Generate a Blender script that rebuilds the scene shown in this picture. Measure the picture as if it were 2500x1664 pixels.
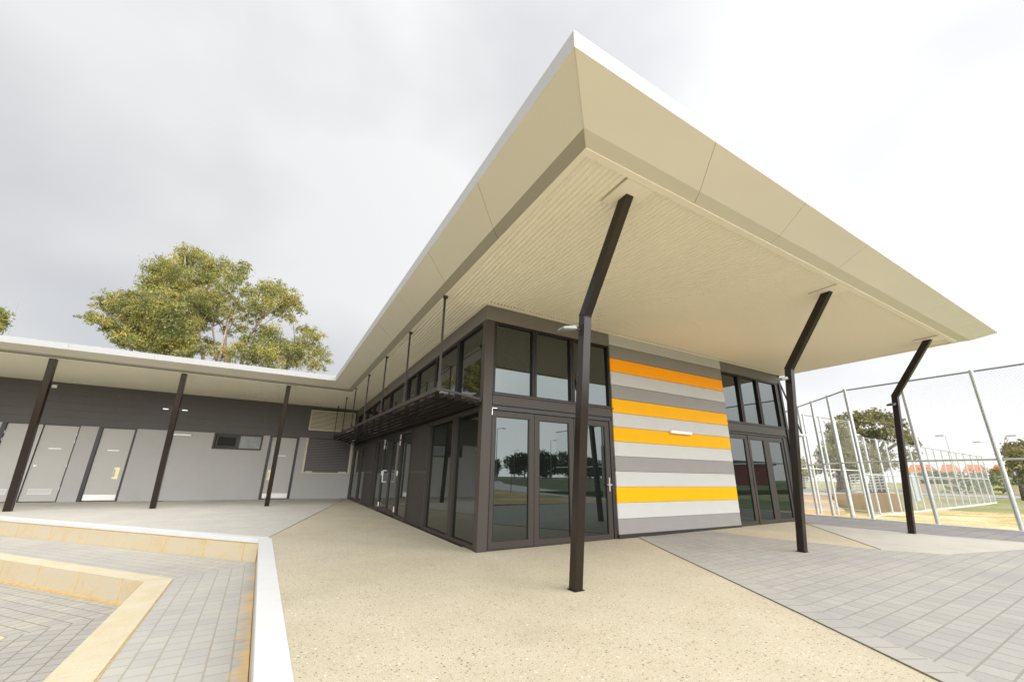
import bpy, math, random
import numpy as np
from mathutils import Vector, Matrix
random.seed(4); RNG = np.random.default_rng(7)
R = math.radians
for o in list(bpy.data.objects): bpy.data.objects.remove(o)
SC = bpy.context.scene; COL = SC.collection

# ------------------------------------------------------------------ camera
CAM = Vector((-2.80829, -6.27960, 1.16623)); ROT = (R(106.78374), R(-0.791434), R(-29.97105)); FPX = 963.816
PPX, PPY = 1250 + 25.097, 832 + 38.472
cd = bpy.data.cameras.new('camera'); cam = bpy.data.objects.new('camera', cd); COL.objects.link(cam)
cam.location = CAM; cam.rotation_euler = ROT
cd.sensor_width = 36; cd.lens = FPX / 2500 * 36; cd.shift_x = -25.097 / 2500; cd.shift_y = 38.472 / 2500
cd.clip_start = 0.05; cd.clip_end = 3000
SC.camera = cam
SC.render.resolution_x = 1024; SC.render.resolution_y = 681
# ------------------------------------------------------------------ sky, sun, exposure
SUN_EL, SUN_AZ = 50, 140        # azimuth: compass style, 0 = +Y, clockwise
w = bpy.data.worlds.new('World'); SC.world = w; w.use_nodes = True
nt = w.node_tree; nt.nodes.clear(); L = nt.links.new
def N(t, **k):
    n = nt.nodes.new(t)
    for a, b in k.items(): setattr(n, a, b)
    return n
out = N('ShaderNodeOutputWorld'); bg = N('ShaderNodeBackground'); bg.inputs['Strength'].default_value = 0.10
sky = N('ShaderNodeTexSky', sky_type='NISHITA', sun_disc=False, sun_elevation=R(SUN_EL), sun_rotation=R(SUN_AZ))
sky.dust_density = 2.0
tc = N('ShaderNodeTexCoord'); mp = N('ShaderNodeMapping'); mp.inputs['Scale'].default_value = (1.0, 1.0, 1.5); mp.inputs['Location'].default_value = (3.1, 1.7, 0.4)
n1 = N('ShaderNodeTexNoise'); n1.inputs['Scale'].default_value = 2.0; n1.inputs['Detail'].default_value = 6; n1.inputs['Roughness'].default_value = 0.42; n1.inputs['Distortion'].default_value = 0.1
L(tc.outputs['Generated'], mp.inputs['Vector']); L(mp.outputs['Vector'], n1.inputs['Vector'])
rp = N('ShaderNodeValToRGB'); e = rp.color_ramp.elements
e[0].position = 0.34; e[0].color = (8.1, 8.15, 8.3, 1); e[1].position = 0.60; e[1].color = (10.6, 10.55, 10.5, 1)
L(n1.outputs['Fac'], rp.inputs['Fac'])
# the overcast is set brighter towards the south and east of the plaza, heavier over the north-west
dp = N('ShaderNodeVectorMath', operation='DOT_PRODUCT'); dp.inputs[1].default_value = (0.50, -0.86, 0.05)
L(tc.outputs['Generated'], dp.inputs[0])
mr = N('ShaderNodeMapRange'); mr.inputs['From Min'].default_value = -1; mr.inputs['From Max'].default_value = .2
mr.inputs['To Min'].default_value = 0.64; mr.inputs['To Max'].default_value = 0.90
L(dp.outputs['Value'], mr.inputs['Value'])
dp2 = N('ShaderNodeVectorMath', operation='DOT_PRODUCT'); dp2.inputs[1].default_value = (0.10, -0.90, 0.42)  # extra sky glow behind the view, added to light walls under the eaves
L(tc.outputs['Generated'], dp2.inputs[0])
mr2 = N('ShaderNodeMapRange', interpolation_type='SMOOTHSTEP'); mr2.inputs['From Min'].default_value = 0.34; mr2.inputs['From Max'].default_value = 0.95
mr2.inputs['To Min'].default_value = 0; mr2.inputs['To Max'].default_value = 3.4; L(dp2.outputs['Value'], mr2.inputs['Value'])
ad = N('ShaderNodeMath', operation='ADD'); L(mr.outputs['Result'], ad.inputs[0]); L(mr2.outputs['Result'], ad.inputs[1])
sc = N('ShaderNodeVectorMath', operation='SCALE'); L(rp.outputs['Color'], sc.inputs[0]); L(ad.outputs[0], sc.inputs['Scale'])
mx = N('ShaderNodeMix', data_type='RGBA'); mx.inputs['Factor'].default_value = 0.9
L(sky.outputs['Color'], mx.inputs['A']); L(sc.outputs['Vector'], mx.inputs['B'])
L(mx.outputs['Result'], bg.inputs['Color']); L(bg.outputs['Background'], out.inputs['Surface'])
sl = bpy.data.lights.new('sun', 'SUN'); so = bpy.data.objects.new('sun', sl); COL.objects.link(so)
sl.energy = 1.0; sl.angle = R(40); sl.color = (1.0, 0.96, 0.90)
sd = Vector((math.sin(R(SUN_AZ)) * math.cos(R(SUN_EL)), math.cos(R(SUN_AZ)) * math.cos(R(SUN_EL)), math.sin(R(SUN_EL))))
so.rotation_euler = sd.to_track_quat('Z', 'Y').to_euler()
SC.view_settings.view_transform = 'Standard'; SC.view_settings.look = 'None'; SC.view_settings.gamma = 1; SC.view_settings.exposure = 0.36
SC.render.engine = 'CYCLES'; SC.cycles.max_bounces = 8; SC.cycles.diffuse_bounces = 5

# ------------------------------------------------------------------ helpers
CR = Matrix.Rotation(ROT[2], 3, 'Z') @ Matrix.Rotation(ROT[1], 3, 'Y') @ Matrix.Rotation(ROT[0], 3, 'X')
def at(px, py, D):
    d = CR @ Vector(((px - PPX) / FPX, -(py - PPY) / FPX, -1)); return CAM + d / math.hypot(d.x, d.y) * D
def tag(o, label=None, cat=None, group=None, kind=None):
    if label: o['label'] = label
    if cat: o['category'] = cat
    if group: o['group'] = group
    if kind: o['kind'] = kind
    return o
def empty(name, loc=(0, 0, 0), label=None, cat=None, group=None):
    o = bpy.data.objects.new(name, None); COL.objects.link(o); o.location = loc; o.empty_display_size = 0.2
    return tag(o, label, cat, group)
def copy_tree(o, parent=None):
    c = o.copy(); COL.objects.link(c); c.parent = parent
    for ch in [x for x in bpy.data.objects if x.parent == o]: copy_tree(ch, c)
    return c
class MB:
    def __init__(s): s.v = []; s.f = []
    def poly(s, pts): b = len(s.v); s.v += [tuple(p) for p in pts]; s.f.append(tuple(range(b, b + len(pts))))
    def hexa(s, p):           # 8 corners: 0-3 bottom ring, 4-7 top ring
        b = len(s.v); s.v += [tuple(q) for q in p]
        s.f += [tuple(b + i for i in f) for f in ((3, 2, 1, 0), (4, 5, 6, 7), (0, 1, 5, 4), (1, 2, 6, 5), (2, 3, 7, 6), (3, 0, 4, 7))]
        return s
    def box(s, x0, x1, y0, y1, z0, z1):
        return s.hexa([(x0, y0, z0), (x1, y0, z0), (x1, y1, z0), (x0, y1, z0), (x0, y0, z1), (x1, y0, z1), (x1, y1, z1), (x0, y1, z1)])
    def m(s, M, u0, u1, z0, z1, d0, d1):       # box on a wall: along, up, outward
        return s.hexa([M(u0, d0, z0), M(u1, d0, z0), M(u1, d1, z0), M(u0, d1, z0), M(u0, d0, z1), M(u1, d0, z1), M(u1, d1, z1), M(u0, d1, z1)])
    def bar(s, a, b, w_, h_=None, up=(0, 0, 1), n=4, r2=None):
        a = Vector(a); b = Vector(b); d = (b - a).normalized(); u = Vector(up)
        if abs(d.dot(u)) > .98: u = Vector((0, 1, 0))
        x = d.cross(u).normalized(); y = x.cross(d).normalized(); h_ = h_ or w_
        k = len(s.v)
        for q, f in ((a, 1), (b, r2 if r2 is not None else 1)):
            for i in range(n):
                if n == 4: cx, cy = ((-.5, -.5), (.5, -.5), (.5, .5), (-.5, .5))[i]
                else: cx, cy = .5 * math.cos(2 * math.pi * i / n), .5 * math.sin(2 * math.pi * i / n)
                s.v.append(tuple(q + x * cx * w_ * f + y * cy * h_ * f))
        for i in range(n): j = (i + 1) % n; s.f.append((k + i, k + j, k + n + j, k + n + i))
        s.f.append(tuple(k + i for i in reversed(range(n)))); s.f.append(tuple(k + n + i for i in range(n)))
        return s
    def tube(s, pts, r, n=8):
        for i in range(len(pts) - 1):
            ra = r[i] if isinstance(r, (list, tuple)) else r; rb = r[i + 1] if isinstance(r, (list, tuple)) else r
            s.bar(pts[i], pts[i + 1], 2 * ra, n=n, r2=rb / ra)
        return s
    def prism(s, ring, z0, z1):   # vertical prism of an xy polygon (ccw)
        n = len(ring); k = len(s.v)
        s.v += [(p[0], p[1], z0 if not callable(z0) else z0(*p[:2])) for p in ring] + [(p[0], p[1], z1 if not callable(z1) else z1(*p[:2])) for p in ring]
        s.f.append(tuple(k + i for i in reversed(range(n)))); s.f.append(tuple(k + n + i for i in range(n)))
        for i in range(n): j = (i + 1) % n; s.f.append((k + i, k + j, k + n + j, k + n + i))
        return s
    def build(s, name, mat, parent=None, bevel=0, smooth=False, recalc=True):
        me = bpy.data.meshes.new(name); me.from_pydata(s.v, [], s.f); me.materials.append(mat)
        if recalc:
            import bmesh
            bm = bmesh.new(); bm.from_mesh(me); bmesh.ops.recalc_face_normals(bm, faces=bm.faces); bm.to_mesh(me); bm.free()
        if smooth: me.polygons.foreach_set('use_smooth', [True] * len(me.polygons))
        o = bpy.data.objects.new(name, me); COL.objects.link(o)
        if parent:
            o.parent = parent
            if not parent.parent and parent.type == 'EMPTY': o.matrix_parent_inverse = Matrix.Translation(-Vector(parent.location))
        if bevel:
            b = o.modifiers.new('bevel', 'BEVEL'); b.width = bevel; b.segments = 2; b.limit_method = 'ANGLE'
        return o
def origin(o): return o.location if o.type == 'EMPTY' else (0, 0, 0)

# ------------------------------------------------------------------ materials
def mat(name, base=(.5, .5, .5), rough=.5, metal=0, spec=.5, ior=1.5, setup=None, bump=0, bscale=40, vary=0, vscale=3, coat=0):
    m = bpy.data.materials.new(name); m.use_nodes = True; t = m.node_tree; b = t.nodes['Principled BSDF']
    b.inputs['Base Color'].default_value = (*base, 1); b.inputs['Roughness'].default_value = rough; b.inputs['Metallic'].default_value = metal
    b.inputs['Specular IOR Level'].default_value = spec; b.inputs['IOR'].default_value = ior; b.inputs['Coat Weight'].default_value = coat
    g = t.nodes.new('ShaderNodeNewGeometry')
    def nz(scale, detail=4, vec=None, rough_=.6):
        n = t.nodes.new('ShaderNodeTexNoise'); n.inputs['Scale'].default_value = scale; n.inputs['Detail'].default_value = detail; n.inputs['Roughness'].default_value = rough_
        t.links.new(vec or g.outputs['Position'], n.inputs['Vector']); return n.outputs['Fac']
    def ramp(fac, stops):
        r = t.nodes.new('ShaderNodeValToRGB'); els = r.color_ramp.elements
        while len(els) < len(stops): els.new(.5)
        for el, (p, c) in zip(els, stops): el.position = p; el.color = (*c, 1) if len(c) == 3 else c
        t.links.new(fac, r.inputs['Fac']); return r.outputs['Color']
    def mixc(f, a, b_, mode='MIX'):
        x = t.nodes.new('ShaderNodeMix'); x.data_type = 'RGBA'; x.blend_type = mode
        for s_, val in (('Factor', f), ('A', a), ('B', b_)):
            if isinstance(val, (int, float)): x.inputs[s_].default_value = val
            elif isinstance(val, tuple): x.inputs[s_].default_value = (*val, 1)
            else: t.links.new(val, x.inputs[s_])
        return x.outputs['Result']
    def bumpn(h, strength, dist=.002):
        q = t.nodes.new('ShaderNodeBump'); q.inputs['Strength'].default_value = strength; q.inputs['Distance'].default_value = dist
        t.links.new(h, q.inputs['Height']); t.links.new(q.outputs['Normal'], b.inputs['Normal'])
    if vary:
        t.links.new(ramp(nz(vscale), [(.3, tuple(c * (1 - vary) for c in base)), (.7, tuple(min(1, c * (1 + vary)) for c in base))]), b.inputs['Base Color'])
    if bump: bumpn(nz(bscale, 5), bump)
    if setup: setup(t, b, g, nz, ramp, mixc, bumpn)
    return m
def math_(t, op, a, b=None):
    n = t.nodes.new('ShaderNodeMath'); n.operation = op
    for i, val in enumerate((a, b)):
        if val is None: continue
        if isinstance(val, (int, float)): n.inputs[i].default_value = val
        else: t.links.new(val, n.inputs[i])
    return n.outputs[0]
def s_agg(t, b, g, nz, ramp, mixc, bumpn):
    col = ramp(nz(1.3, 5), [(.3, (.415, .37, .27)), (.7, (.475, .425, .32))])
    col = mixc(1.0, col, ramp(nz(.45, 6, rough_=.7), [(.36, (.94, .93, .91)), (.52, (1, 1, 1)), (.72, (1.05, 1.05, 1.06))]), 'MULTIPLY')
    for sc_, lo, hi, dens in ((46, .22, .44, .17), (88, .18, .46, .30)):
        vn = t.nodes.new('ShaderNodeTexVoronoi'); vn.inputs['Scale'].default_value = sc_; t.links.new(g.outputs['Position'], vn.inputs['Vector'])
        sep = t.nodes.new('ShaderNodeSeparateColor'); t.links.new(vn.outputs['Color'], sep.inputs['Color'])
        pick = math_(t, 'LESS_THAN', sep.outputs['Red'], dens)
        near = t.nodes.new('ShaderNodeMapRange'); near.inputs['From Min'].default_value = lo; near.inputs['From Max'].default_value = hi
        near.inputs['To Min'].default_value = 1; near.inputs['To Max'].default_value = 0; t.links.new(vn.outputs['Distance'], near.inputs['Value'])
        f = math_(t, 'MULTIPLY', pick, near.outputs['Result'])
        stone = ramp(sep.outputs['Green'], [(0, (.07, .055, .04)), (.35, (.22, .15, .08)), (.7, (.33, .27, .20)), (1, (.78, .74, .66))])
        col = mixc(f, col, stone)
    grain = ramp(nz(190, 2), [(.35, (.80, .78, .74)), (.65, (1.12, 1.12, 1.12))])
    col = mixc(1.0, col, grain, 'MULTIPLY')
    t.links.new(col, b.inputs['Base Color']); bumpn(nz(160, 3), .5, .004)
def s_paver(rot, c1, c2, mort, wd=.178, ht=.172, offs=.5, stain=None, msize=.008, origin_=(0, 0, 0)):
    def f(t, b, g, nz, ramp, mixc, bumpn):
        m_ = t.nodes.new('ShaderNodeMapping'); m_.vector_type = 'POINT'
        m_.inputs['Rotation'].default_value = (0, 0, R(-rot)); m_.inputs['Location'].default_value = origin_
        t.links.new(g.outputs['Position'], m_.inputs['Vector'])
        br = t.nodes.new('ShaderNodeTexBrick'); br.offset = offs; br.inputs['Scale'].default_value = 1
        br.inputs['Brick Width'].default_value = wd; br.inputs['Row Height'].default_value = ht
        br.inputs['Mortar Size'].default_value = msize; br.inputs['Mortar Smooth'].default_value = .2
        br.inputs['Color1'].default_value = (*c1, 1); br.inputs['Color2'].default_value = (*c2, 1); br.inputs['Mortar'].default_value = (*mort, 1)
        t.links.new(m_.outputs['Vector'], br.inputs['Vector'])
        col = mixc(1.0, br.outputs['Color'], ramp(nz(.9, 6), [(.3, (.90, .90, .92)), (.7, (1.07, 1.06, 1.02))]), 'MULTIPLY')
        col = mixc(1.0, col, ramp(nz(60, 3), [(.3, (.94, .94, .94)), (.7, (1.05, 1.05, 1.05))]), 'MULTIPLY')
        if stain: col = stain(t, g, nz, ramp, mixc, col)
        t.links.new(col, b.inputs['Base Color'])
        h = math_(t, 'SUBTRACT', math_(t, 'MULTIPLY', nz(120, 3), .15), br.outputs['Fac']); bumpn(h, .6, .003)
    return f
def sand_stain(t, g, nz, ramp, mixc, col):
    sep = t.nodes.new('ShaderNodeSeparateXYZ'); t.links.new(g.outputs['Position'], sep.inputs[0])
    near = t.nodes.new('ShaderNodeMapRange'); near.inputs['From Min'].default_value = -3.42; near.inputs['From Max'].default_value = -2.85
    t.links.new(sep.outputs['X'], near.inputs['Value'])
    f = math_(t, 'MULTIPLY', near.outputs['Result'], nz(2.6, 5)); f = math_(t, 'MULTIPLY', f, 1.75)
    f2 = t.nodes.new('ShaderNodeMapRange'); f2.inputs['From Min'].default_value = .62; f2.inputs['From Max'].default_value = .98; f2.inputs['To Max'].default_value = .85; t.links.new(f, f2.inputs['Value'])
    return mixc(f2.outputs['Result'], col, (.66, .43, .16))
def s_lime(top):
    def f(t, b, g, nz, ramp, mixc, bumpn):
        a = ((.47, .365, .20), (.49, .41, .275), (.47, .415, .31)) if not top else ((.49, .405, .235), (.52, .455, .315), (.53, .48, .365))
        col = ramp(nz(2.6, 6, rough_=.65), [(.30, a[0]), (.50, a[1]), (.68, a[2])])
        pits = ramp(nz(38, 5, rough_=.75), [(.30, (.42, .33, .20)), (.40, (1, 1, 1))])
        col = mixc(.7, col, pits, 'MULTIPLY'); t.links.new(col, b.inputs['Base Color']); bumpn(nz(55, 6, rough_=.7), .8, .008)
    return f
def s_ground(a, b2, c, s1=.35, s2=9):
    def f(t, b, g, nz, ramp, mixc, bumpn):
        col = ramp(nz(s1, 6, rough_=.65), [(.38, a), (.55, b2), (.70, c)])
        col = mixc(1, col, ramp(nz(s2, 5, rough_=.7), [(.3, (.72, .72, .70)), (.7, (1.2, 1.2, 1.2))]), 'MULTIPLY')
        t.links.new(col, b.inputs['Base Color']); bumpn(nz(6, 6), 1, .05)
    return f
def s_leaf(stops, clump=.55):
    def f(t, b, g, nz, ramp, mixc, bumpn):
        col = ramp(nz(clump, 2), stops)
        rnd = ramp(g.outputs['Random Per Island'], [(0, (.62, .68, .6)), (.5, (1, 1, 1)), (1, (1.5, 1.38, 1.25))])
        col = mixc(1, col, rnd, 'MULTIPLY'); t.links.new(col, b.inputs['Base Color'])
        b.inputs['Subsurface Weight'].default_value = 0
        tr = t.nodes.new('ShaderNodeBsdfTranslucent'); t.links.new(col, tr.inputs['Color'])
        mxs = t.nodes.new('ShaderNodeMixShader'); mxs.inputs[0].default_value = .35
        t.links.new(b.outputs[0], mxs.inputs[1]); t.links.new(tr.outputs[0], mxs.inputs[2])
        t.links.new(mxs.outputs[0], t.nodes['Material Output'].inputs['Surface'])
    return f
M = dict(
    agg=mat('exposed_aggregate', rough=.85, setup=s_agg),
    pav_r=mat('plaza_pavers', rough=.85, setup=s_paver(1.8, (.325, .315, .29), (.285, .279, .265), (.232, .220, .190), msize=.0075)),
    pav_edge=mat('edging_pavers', rough=.85, setup=s_paver(62, (.325, .315, .29), (.295, .288, .27), (.235, .22, .188), .19, .30, 0, origin_=(0, .05, 0))),
    pav_light=mat('light_pavers', rough=.85, setup=s_paver(-49, (.47, .45, .40), (.435, .42, .38), (.30, .275, .225), .185, .178, .5, msize=.005)),
    pav_hdr=mat('header_pavers', rough=.85, setup=s_paver(77.3, (.45, .43, .375), (.415, .40, .355), (.35, .325, .27), .36, .30, 0, msize=.003)),
    pav_l2=mat('far_light_pavers', rough=.85, setup=s_paver(60, (.43, .405, .355), (.405, .385, .34), (.34, .315, .265), .36, .178, .5, msize=.003)),
    pav_t1=mat('terrace_pavers', rough=.85, setup=s_paver(92.8, (.395, .385, .345), (.36, .353, .328), (.315, .292, .235), .185, .178, .5, sand_stain)),
    pav_t1b=mat('terrace_pavers_far', rough=.85, setup=s_paver(-49.5, (.40, .385, .335), (.365, .353, .323), (.31, .277, .21), .185, .178, .5, sand_stain)),
    pav_t2=mat('lower_pavers', rough=.85, setup=s_paver(93.5, (.355, .338, .296), (.305, .296, .27), (.20, .18, .135), .185, .176, .5)),
    pav_t2b=mat('lower_pavers_far', rough=.85, setup=s_paver(-49.2, (.36, .343, .30), (.315, .303, .278), (.21, .185, .138), .185, .176, .5)),
    pav_dark=mat('dark_path_pavers', rough=.85, setup=s_paver(0, (.225, .212, .205), (.195, .186, .18), (.11, .105, .10), .6, .33, .5, msize=.008)),
    conc=mat('white_concrete', (.54, .54, .53), .75, bump=.25, bscale=60, vary=.035, vscale=2.5),
    concg=mat('grey_concrete', (.42, .41, .38), .85, bump=.3, vary=.08),
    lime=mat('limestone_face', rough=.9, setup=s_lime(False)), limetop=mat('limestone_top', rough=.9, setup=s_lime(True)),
    limefar=mat('orange_limestone', (.60, .40, .19), .9, bump=.3, vary=.14, vscale=.8),
    mortar=mat('sandy_mortar', (.50, .35, .14), .95, bump=.4, vary=.15, vscale=12),
    creamp=mat('cream_eave_panels', (.68, .645, .525), .42, vary=.02, vscale=.35),
    strip_f=mat('eave_strip_light_shade', (.62, .59, .46), .45), strip_l=mat('eave_strip_deep_shade', (.35, .325, .25), .45),  # eave strips: shade painted into the colour, deeper on side and wing
    cream=mat('cream_metal', (.90, .85, .68), .42, vary=.012, vscale=.7), fascia=mat('white_fascia', (.40, .40, .395), .5, vary=.01, vscale=.6),
    dark=mat('joint_shadow', (.12, .11, .09), .8),
    greywall=mat('dark_grey_cladding', (.155, .142, .125), .6, bump=.06, bscale=90, vary=.03),
    greyboard=mat('grey_board', (.235, .225, .21), .5, bump=.05, bscale=90, vary=.03),
    greydeep=mat('charcoal_board', (.215, .20, .178), .5, bump=.05, bscale=90, vary=.03),
    lightboard=mat('light_grey_board', (.46, .46, .435), .5, bump=.05, bscale=90, vary=.02),
    yellow=mat('yellow_board', (.80, .385, .002), .5, spec=.12, bump=.05, bscale=90, vary=.02), orange=mat('bounce_tinted_board', (.92, .34, .003), .5, spec=.12, bump=.05, bscale=90, vary=.02),  # orange: the yellow paint with warm soffit bounce put into its colour
    wingwall=mat('light_grey_render', (.37, .36, .34), .7, bump=.12, bscale=70, vary=.03, vscale=1.2),
    wingdark=mat('charcoal_wall_boards', (.085, .08, .076), .65, bump=.06, bscale=90, vary=.04),
    door=mat('grey_door_paint', (.40, .385, .35), .5, vary=.012), blackframe=mat('black_frame', (.018, .015, .014), .4),
    bronze=mat('bronze_powdercoat', (.044, .037, .030), .42, metal=.05, spec=.3, bump=.03, bscale=200), bronzed=mat('dark_bronze', (.014, .011, .009), .38, metal=0, spec=.3),
    pillar=mat('bronze_pillar', (.052, .044, .036), .45, metal=.1, spec=.35), infill=mat('dark_infill_panel', (.034, .030, .026), .55, spec=.3),
    polem=mat('gloss_brown_black', (.013, .008, .005), .2, spec=.42, bump=.02, bscale=30),
    bladem=mat('matt_dark_blade', (.014, .011, .009), .7, spec=.08),
    jointm=mat('brown_joint', (.20, .17, .115), .9),
    glass=mat('tinted_glass', (.008, .010, .009), .015, ior=2.1, spec=.5), frost=mat('frosted_glass', (.20, .22, .20), .35, vary=.3, vscale=2.2),
    screen=mat('fly_screen', (.012, .012, .012), .8), steel=mat('brushed_steel', (.62, .60, .56), .28, metal=1), white=mat('white_plastic', (.82, .82, .80), .4),
    galv=mat('galvanised_steel', (.58, .61, .60), .42, metal=.75, vary=.10, vscale=14), galvpipe=mat('dull_galvanised_pipe', (.30, .31, .31), .5, metal=.6), wire=mat('fence_wire', (.42, .43, .42), .5, metal=.5),
    brass=mat('cream_door_plate', (.60, .55, .33), .35, metal=.5), shutter=mat('grey_shutter', (.17, .16, .15), .45, metal=.3), louvre=mat('tan_louvre', (.55, .50, .36), .5),
    louvre_w=mat('pale_grey_grille', (.58, .57, .55), .5),
    dirt=mat('sandy_soil', rough=.95, setup=s_ground((.26, .25, .05), (.62, .44, .24), (.72, .54, .34))),
    grass=mat('grass', rough=.95, setup=s_ground((.05, .095, .015), (.085, .13, .022), (.15, .16, .05), .12, 5)),
    verge=mat('dry_grass', rough=.95, setup=s_ground((.16, .20, .05), (.27, .25, .10), (.38, .31, .16), .09, 4)),
    asphalt=mat('asphalt', (.075, .075, .078), .9, bump=.5, vary=.1), road=mat('pale_road', (.30, .29, .28), .9, vary=.08),
    terracotta=mat('terracotta_tiles', (.56, .13, .035), .8, vary=.15, vscale=2), brick=mat('cream_brick', (.55, .46, .36), .85, vary=.1),
    bark=mat('pale_bark', (.36, .28, .22), .85, bump=.5, bscale=12, vary=.35, vscale=3), barkd=mat('dark_bark', (.12, .10, .08), .9, bump=.5, bscale=12, vary=.3),
    gum=mat('gum_leaves', rough=.55, setup=s_leaf([(.30, (.17, .20, .07)), (.48, (.27, .27, .08)), (.62, (.38, .34, .09)), (.78, (.48, .28, .07))], .9)),
    fig=mat('fig_leaves', rough=.5, setup=s_leaf([(.35, (.13, .14, .05)), (.55, (.23, .22, .08)), (.7, (.34, .29, .12))], .8)),
    pine=mat('soft_grey_green_leaves', rough=.6, setup=s_leaf([(.35, (.20, .21, .09)), (.6, (.30, .29, .14))], .8)),
    far=mat('far_tree_leaves', rough=.7, setup=s_leaf([(.35, (.014, .022, .008)), (.65, (.035, .045, .016))], .2)),
    hedge=mat('hedge_leaves', rough=.7, setup=s_leaf([(.35, (.11, .14, .05)), (.6, (.20, .24, .09))], .8)),
    bluep=mat('blue_paint', (.03, .20, .62), .4), red=mat('red_paint', (.55, .03, .03), .4), greyb=mat('grey_render_far', (.25, .26, .27), .7), bluegrey=mat('utility_grey_green', (.36, .42, .42), .6),
)

M['glass'].node_tree.nodes['Principled BSDF'].inputs['Specular Tint'].default_value = (.60, .68, .66, 1)
# ------------------------------------------------------------------ ground and paving (setting)
GS = .009
def gz(x, y=0): return GS * min(max(x, 0), 12.3)
def sheet(name, ring, z, m_, thick=None, tilt=True, split=True):
    """flat paving sheet with real thickness; follows the slight rise to the east"""
    f = (lambda x, y: z + gz(x)) if tilt else (lambda x, y: z)
    rings = [ring]
    if tilt and split:
        def clip(r, keep):
            o_ = []
            for i in range(len(r)):
                a, b = r[i], r[(i + 1) % len(r)]; ia, ib = keep(a[0]), keep(b[0])
                if ia: o_.append(a)
                if ia != ib: t_ = (0 - a[0]) / (b[0] - a[0]); o_.append((0, a[1] + t_ * (b[1] - a[1])))
            return o_
        rings = [r for r in (clip(ring, lambda x: x <= 0), clip(ring, lambda x: x > 0)) if len(r) > 2]
    mb = MB()
    for r in rings: mb.prism(r, (lambda x, y: f(x, y) - (thick or .1)), f)
    return tag(mb.build(name, m_), kind='structure')
# terrace edge direction and key corners
TS = 1.06                                                            # the sunken terraces sit 0.38 / 0.71 / 1.02 m below the plaza
def tsc(x, y): return (CAM.x + (x - CAM.x) * TS, CAM.y + (y - CAM.y) * TS)
K0 = tsc(-3.00, 2.36); ED = Vector((-.668, .744)).normalized()         # upper retaining edge runs north-west from K0
def along(p, d, s): return (p[0] + d[0] * s, p[1] + d[1] * s)
NE = (ED[1], -ED[0])  # normal towards north-east (uphill side)
NE = (.744, .668)
Kr = (-2.77, -3.14)                                                  # inner face line of the right kerb
RD = (Vector(Kr) - Vector((-3.00, 2.36))).normalized()                          # runs south
def rk(s, off=0): q = along((-3.02, 2.878), RD, s); return (q[0] - RD[1] * off, q[1] + RD[0] * off)
far_up = along(K0, ED, 22)
# upper light paving in front of the wing
P_low = (.22 * NE[0] + K0[0], .22 * NE[1] + K0[1])
sheet('wing_paving', [(-.02, 15.9), (-14.5, 15.9), along(along(K0, NE, .15), ED, 17.3), along(K0, NE, .15), (-2.86, 3.10)], 0.0, M['pav_light'])
# exposed aggregate apron: around the building corner
AL = [(3.50, .02), (2.75, -1.40), (1.991, -2.895), (1.422, -3.989), (.84, -5.065), (-1.2, -8.9)]
sheet('aggregate_apron', [(-.02, 15.9), (-2.86, 3.10), (-2.93, 2.95), rk(-.10, .12), rk(10, .2), (-1.2, -8.9)] + AL[::-1][1:] + [(3.5, .6), (-.02, .6)], -.002, M['agg'])
strip = []
for a in AL: strip.append((a[0], a[1]))
edg = [(a[0] + .21, a[1] - .08) for a in AL]
sheet('paver_edging', AL[::-1] + edg, .006, M['pav_edge'])
MB().tube([(a[0], a[1], .004 + gz(a[0])) for a in AL[:-1]], .004, 6)
sheet('plaza_paving', AL + [(1.5, -8.9), (9.9, -7.9), (9.5, -4.4), (6.58, -3.66), (6.15, -2.95), (5.72, -1.2), (5.55, .4), (3.5, .6)], 0.0, M['pav_r'])
sheet('aggregate_strip', [(5.55, .4), (5.72, -1.2), (6.15, -2.95), (9.45, -.10), (9.45, .4)], .0, M['agg'])
sheet('far_paving', [(6.15, -2.95), (6.58, -3.66), (9.5, -4.4), (9.7, -7.9), (10.0, -7.9), (9.62, -3.9), (9.36, -2.7), (9.2, -1.3), (9.16, .4), (9.45, .4), (9.45, -.10)], .0, M['pav_l2'])
sheet('dark_path', [(9.16, .4), (9.2, -1.3), (9.36, -2.7), (9.62, -3.9), (10.0, -7.9), (11.92, -7.9), (11.90, -3), (11.80, .8), (11.6, 22), (9.86, 22), (9.86, .4)], -.006, M['pav_dark'])
sheet('path_kerb', [(11.60, 22), (11.80, .8), (11.90, -3), (11.92, -7.9), (12.02, -7.9), (12.0, -3), (11.90, .8), (11.70, 22)], .02, M['conc'], thick=.25)
sheet('paver_edging', [(-.02, 15.85), (-2.86, 3.10), (-2.98, 3.42), (-.35, 15.85)], .004, M['pav_hdr'])
# joint lines between slabs
j = MB(); j.bar((-.02, 15.75, .003), (-2.88, 3.08, .003), .012, .006); tag(j.build('expansion_joint', M['jointm']), kind='structure')
j = MB()
for a, b in zip(AL[:-1], AL[1:]): j.bar((a[0], a[1], .006 + gz(a[0])), (b[0], b[1], .006 + gz(b[0])), .006, .004)
j.bar((9.45, -.10, .004 + gz(9.45)), (6.15, -2.95, .004 + gz(6.15)), .015, .006)
tag(j.build('expansion_joint', M['jointm']), kind='structure')

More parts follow.
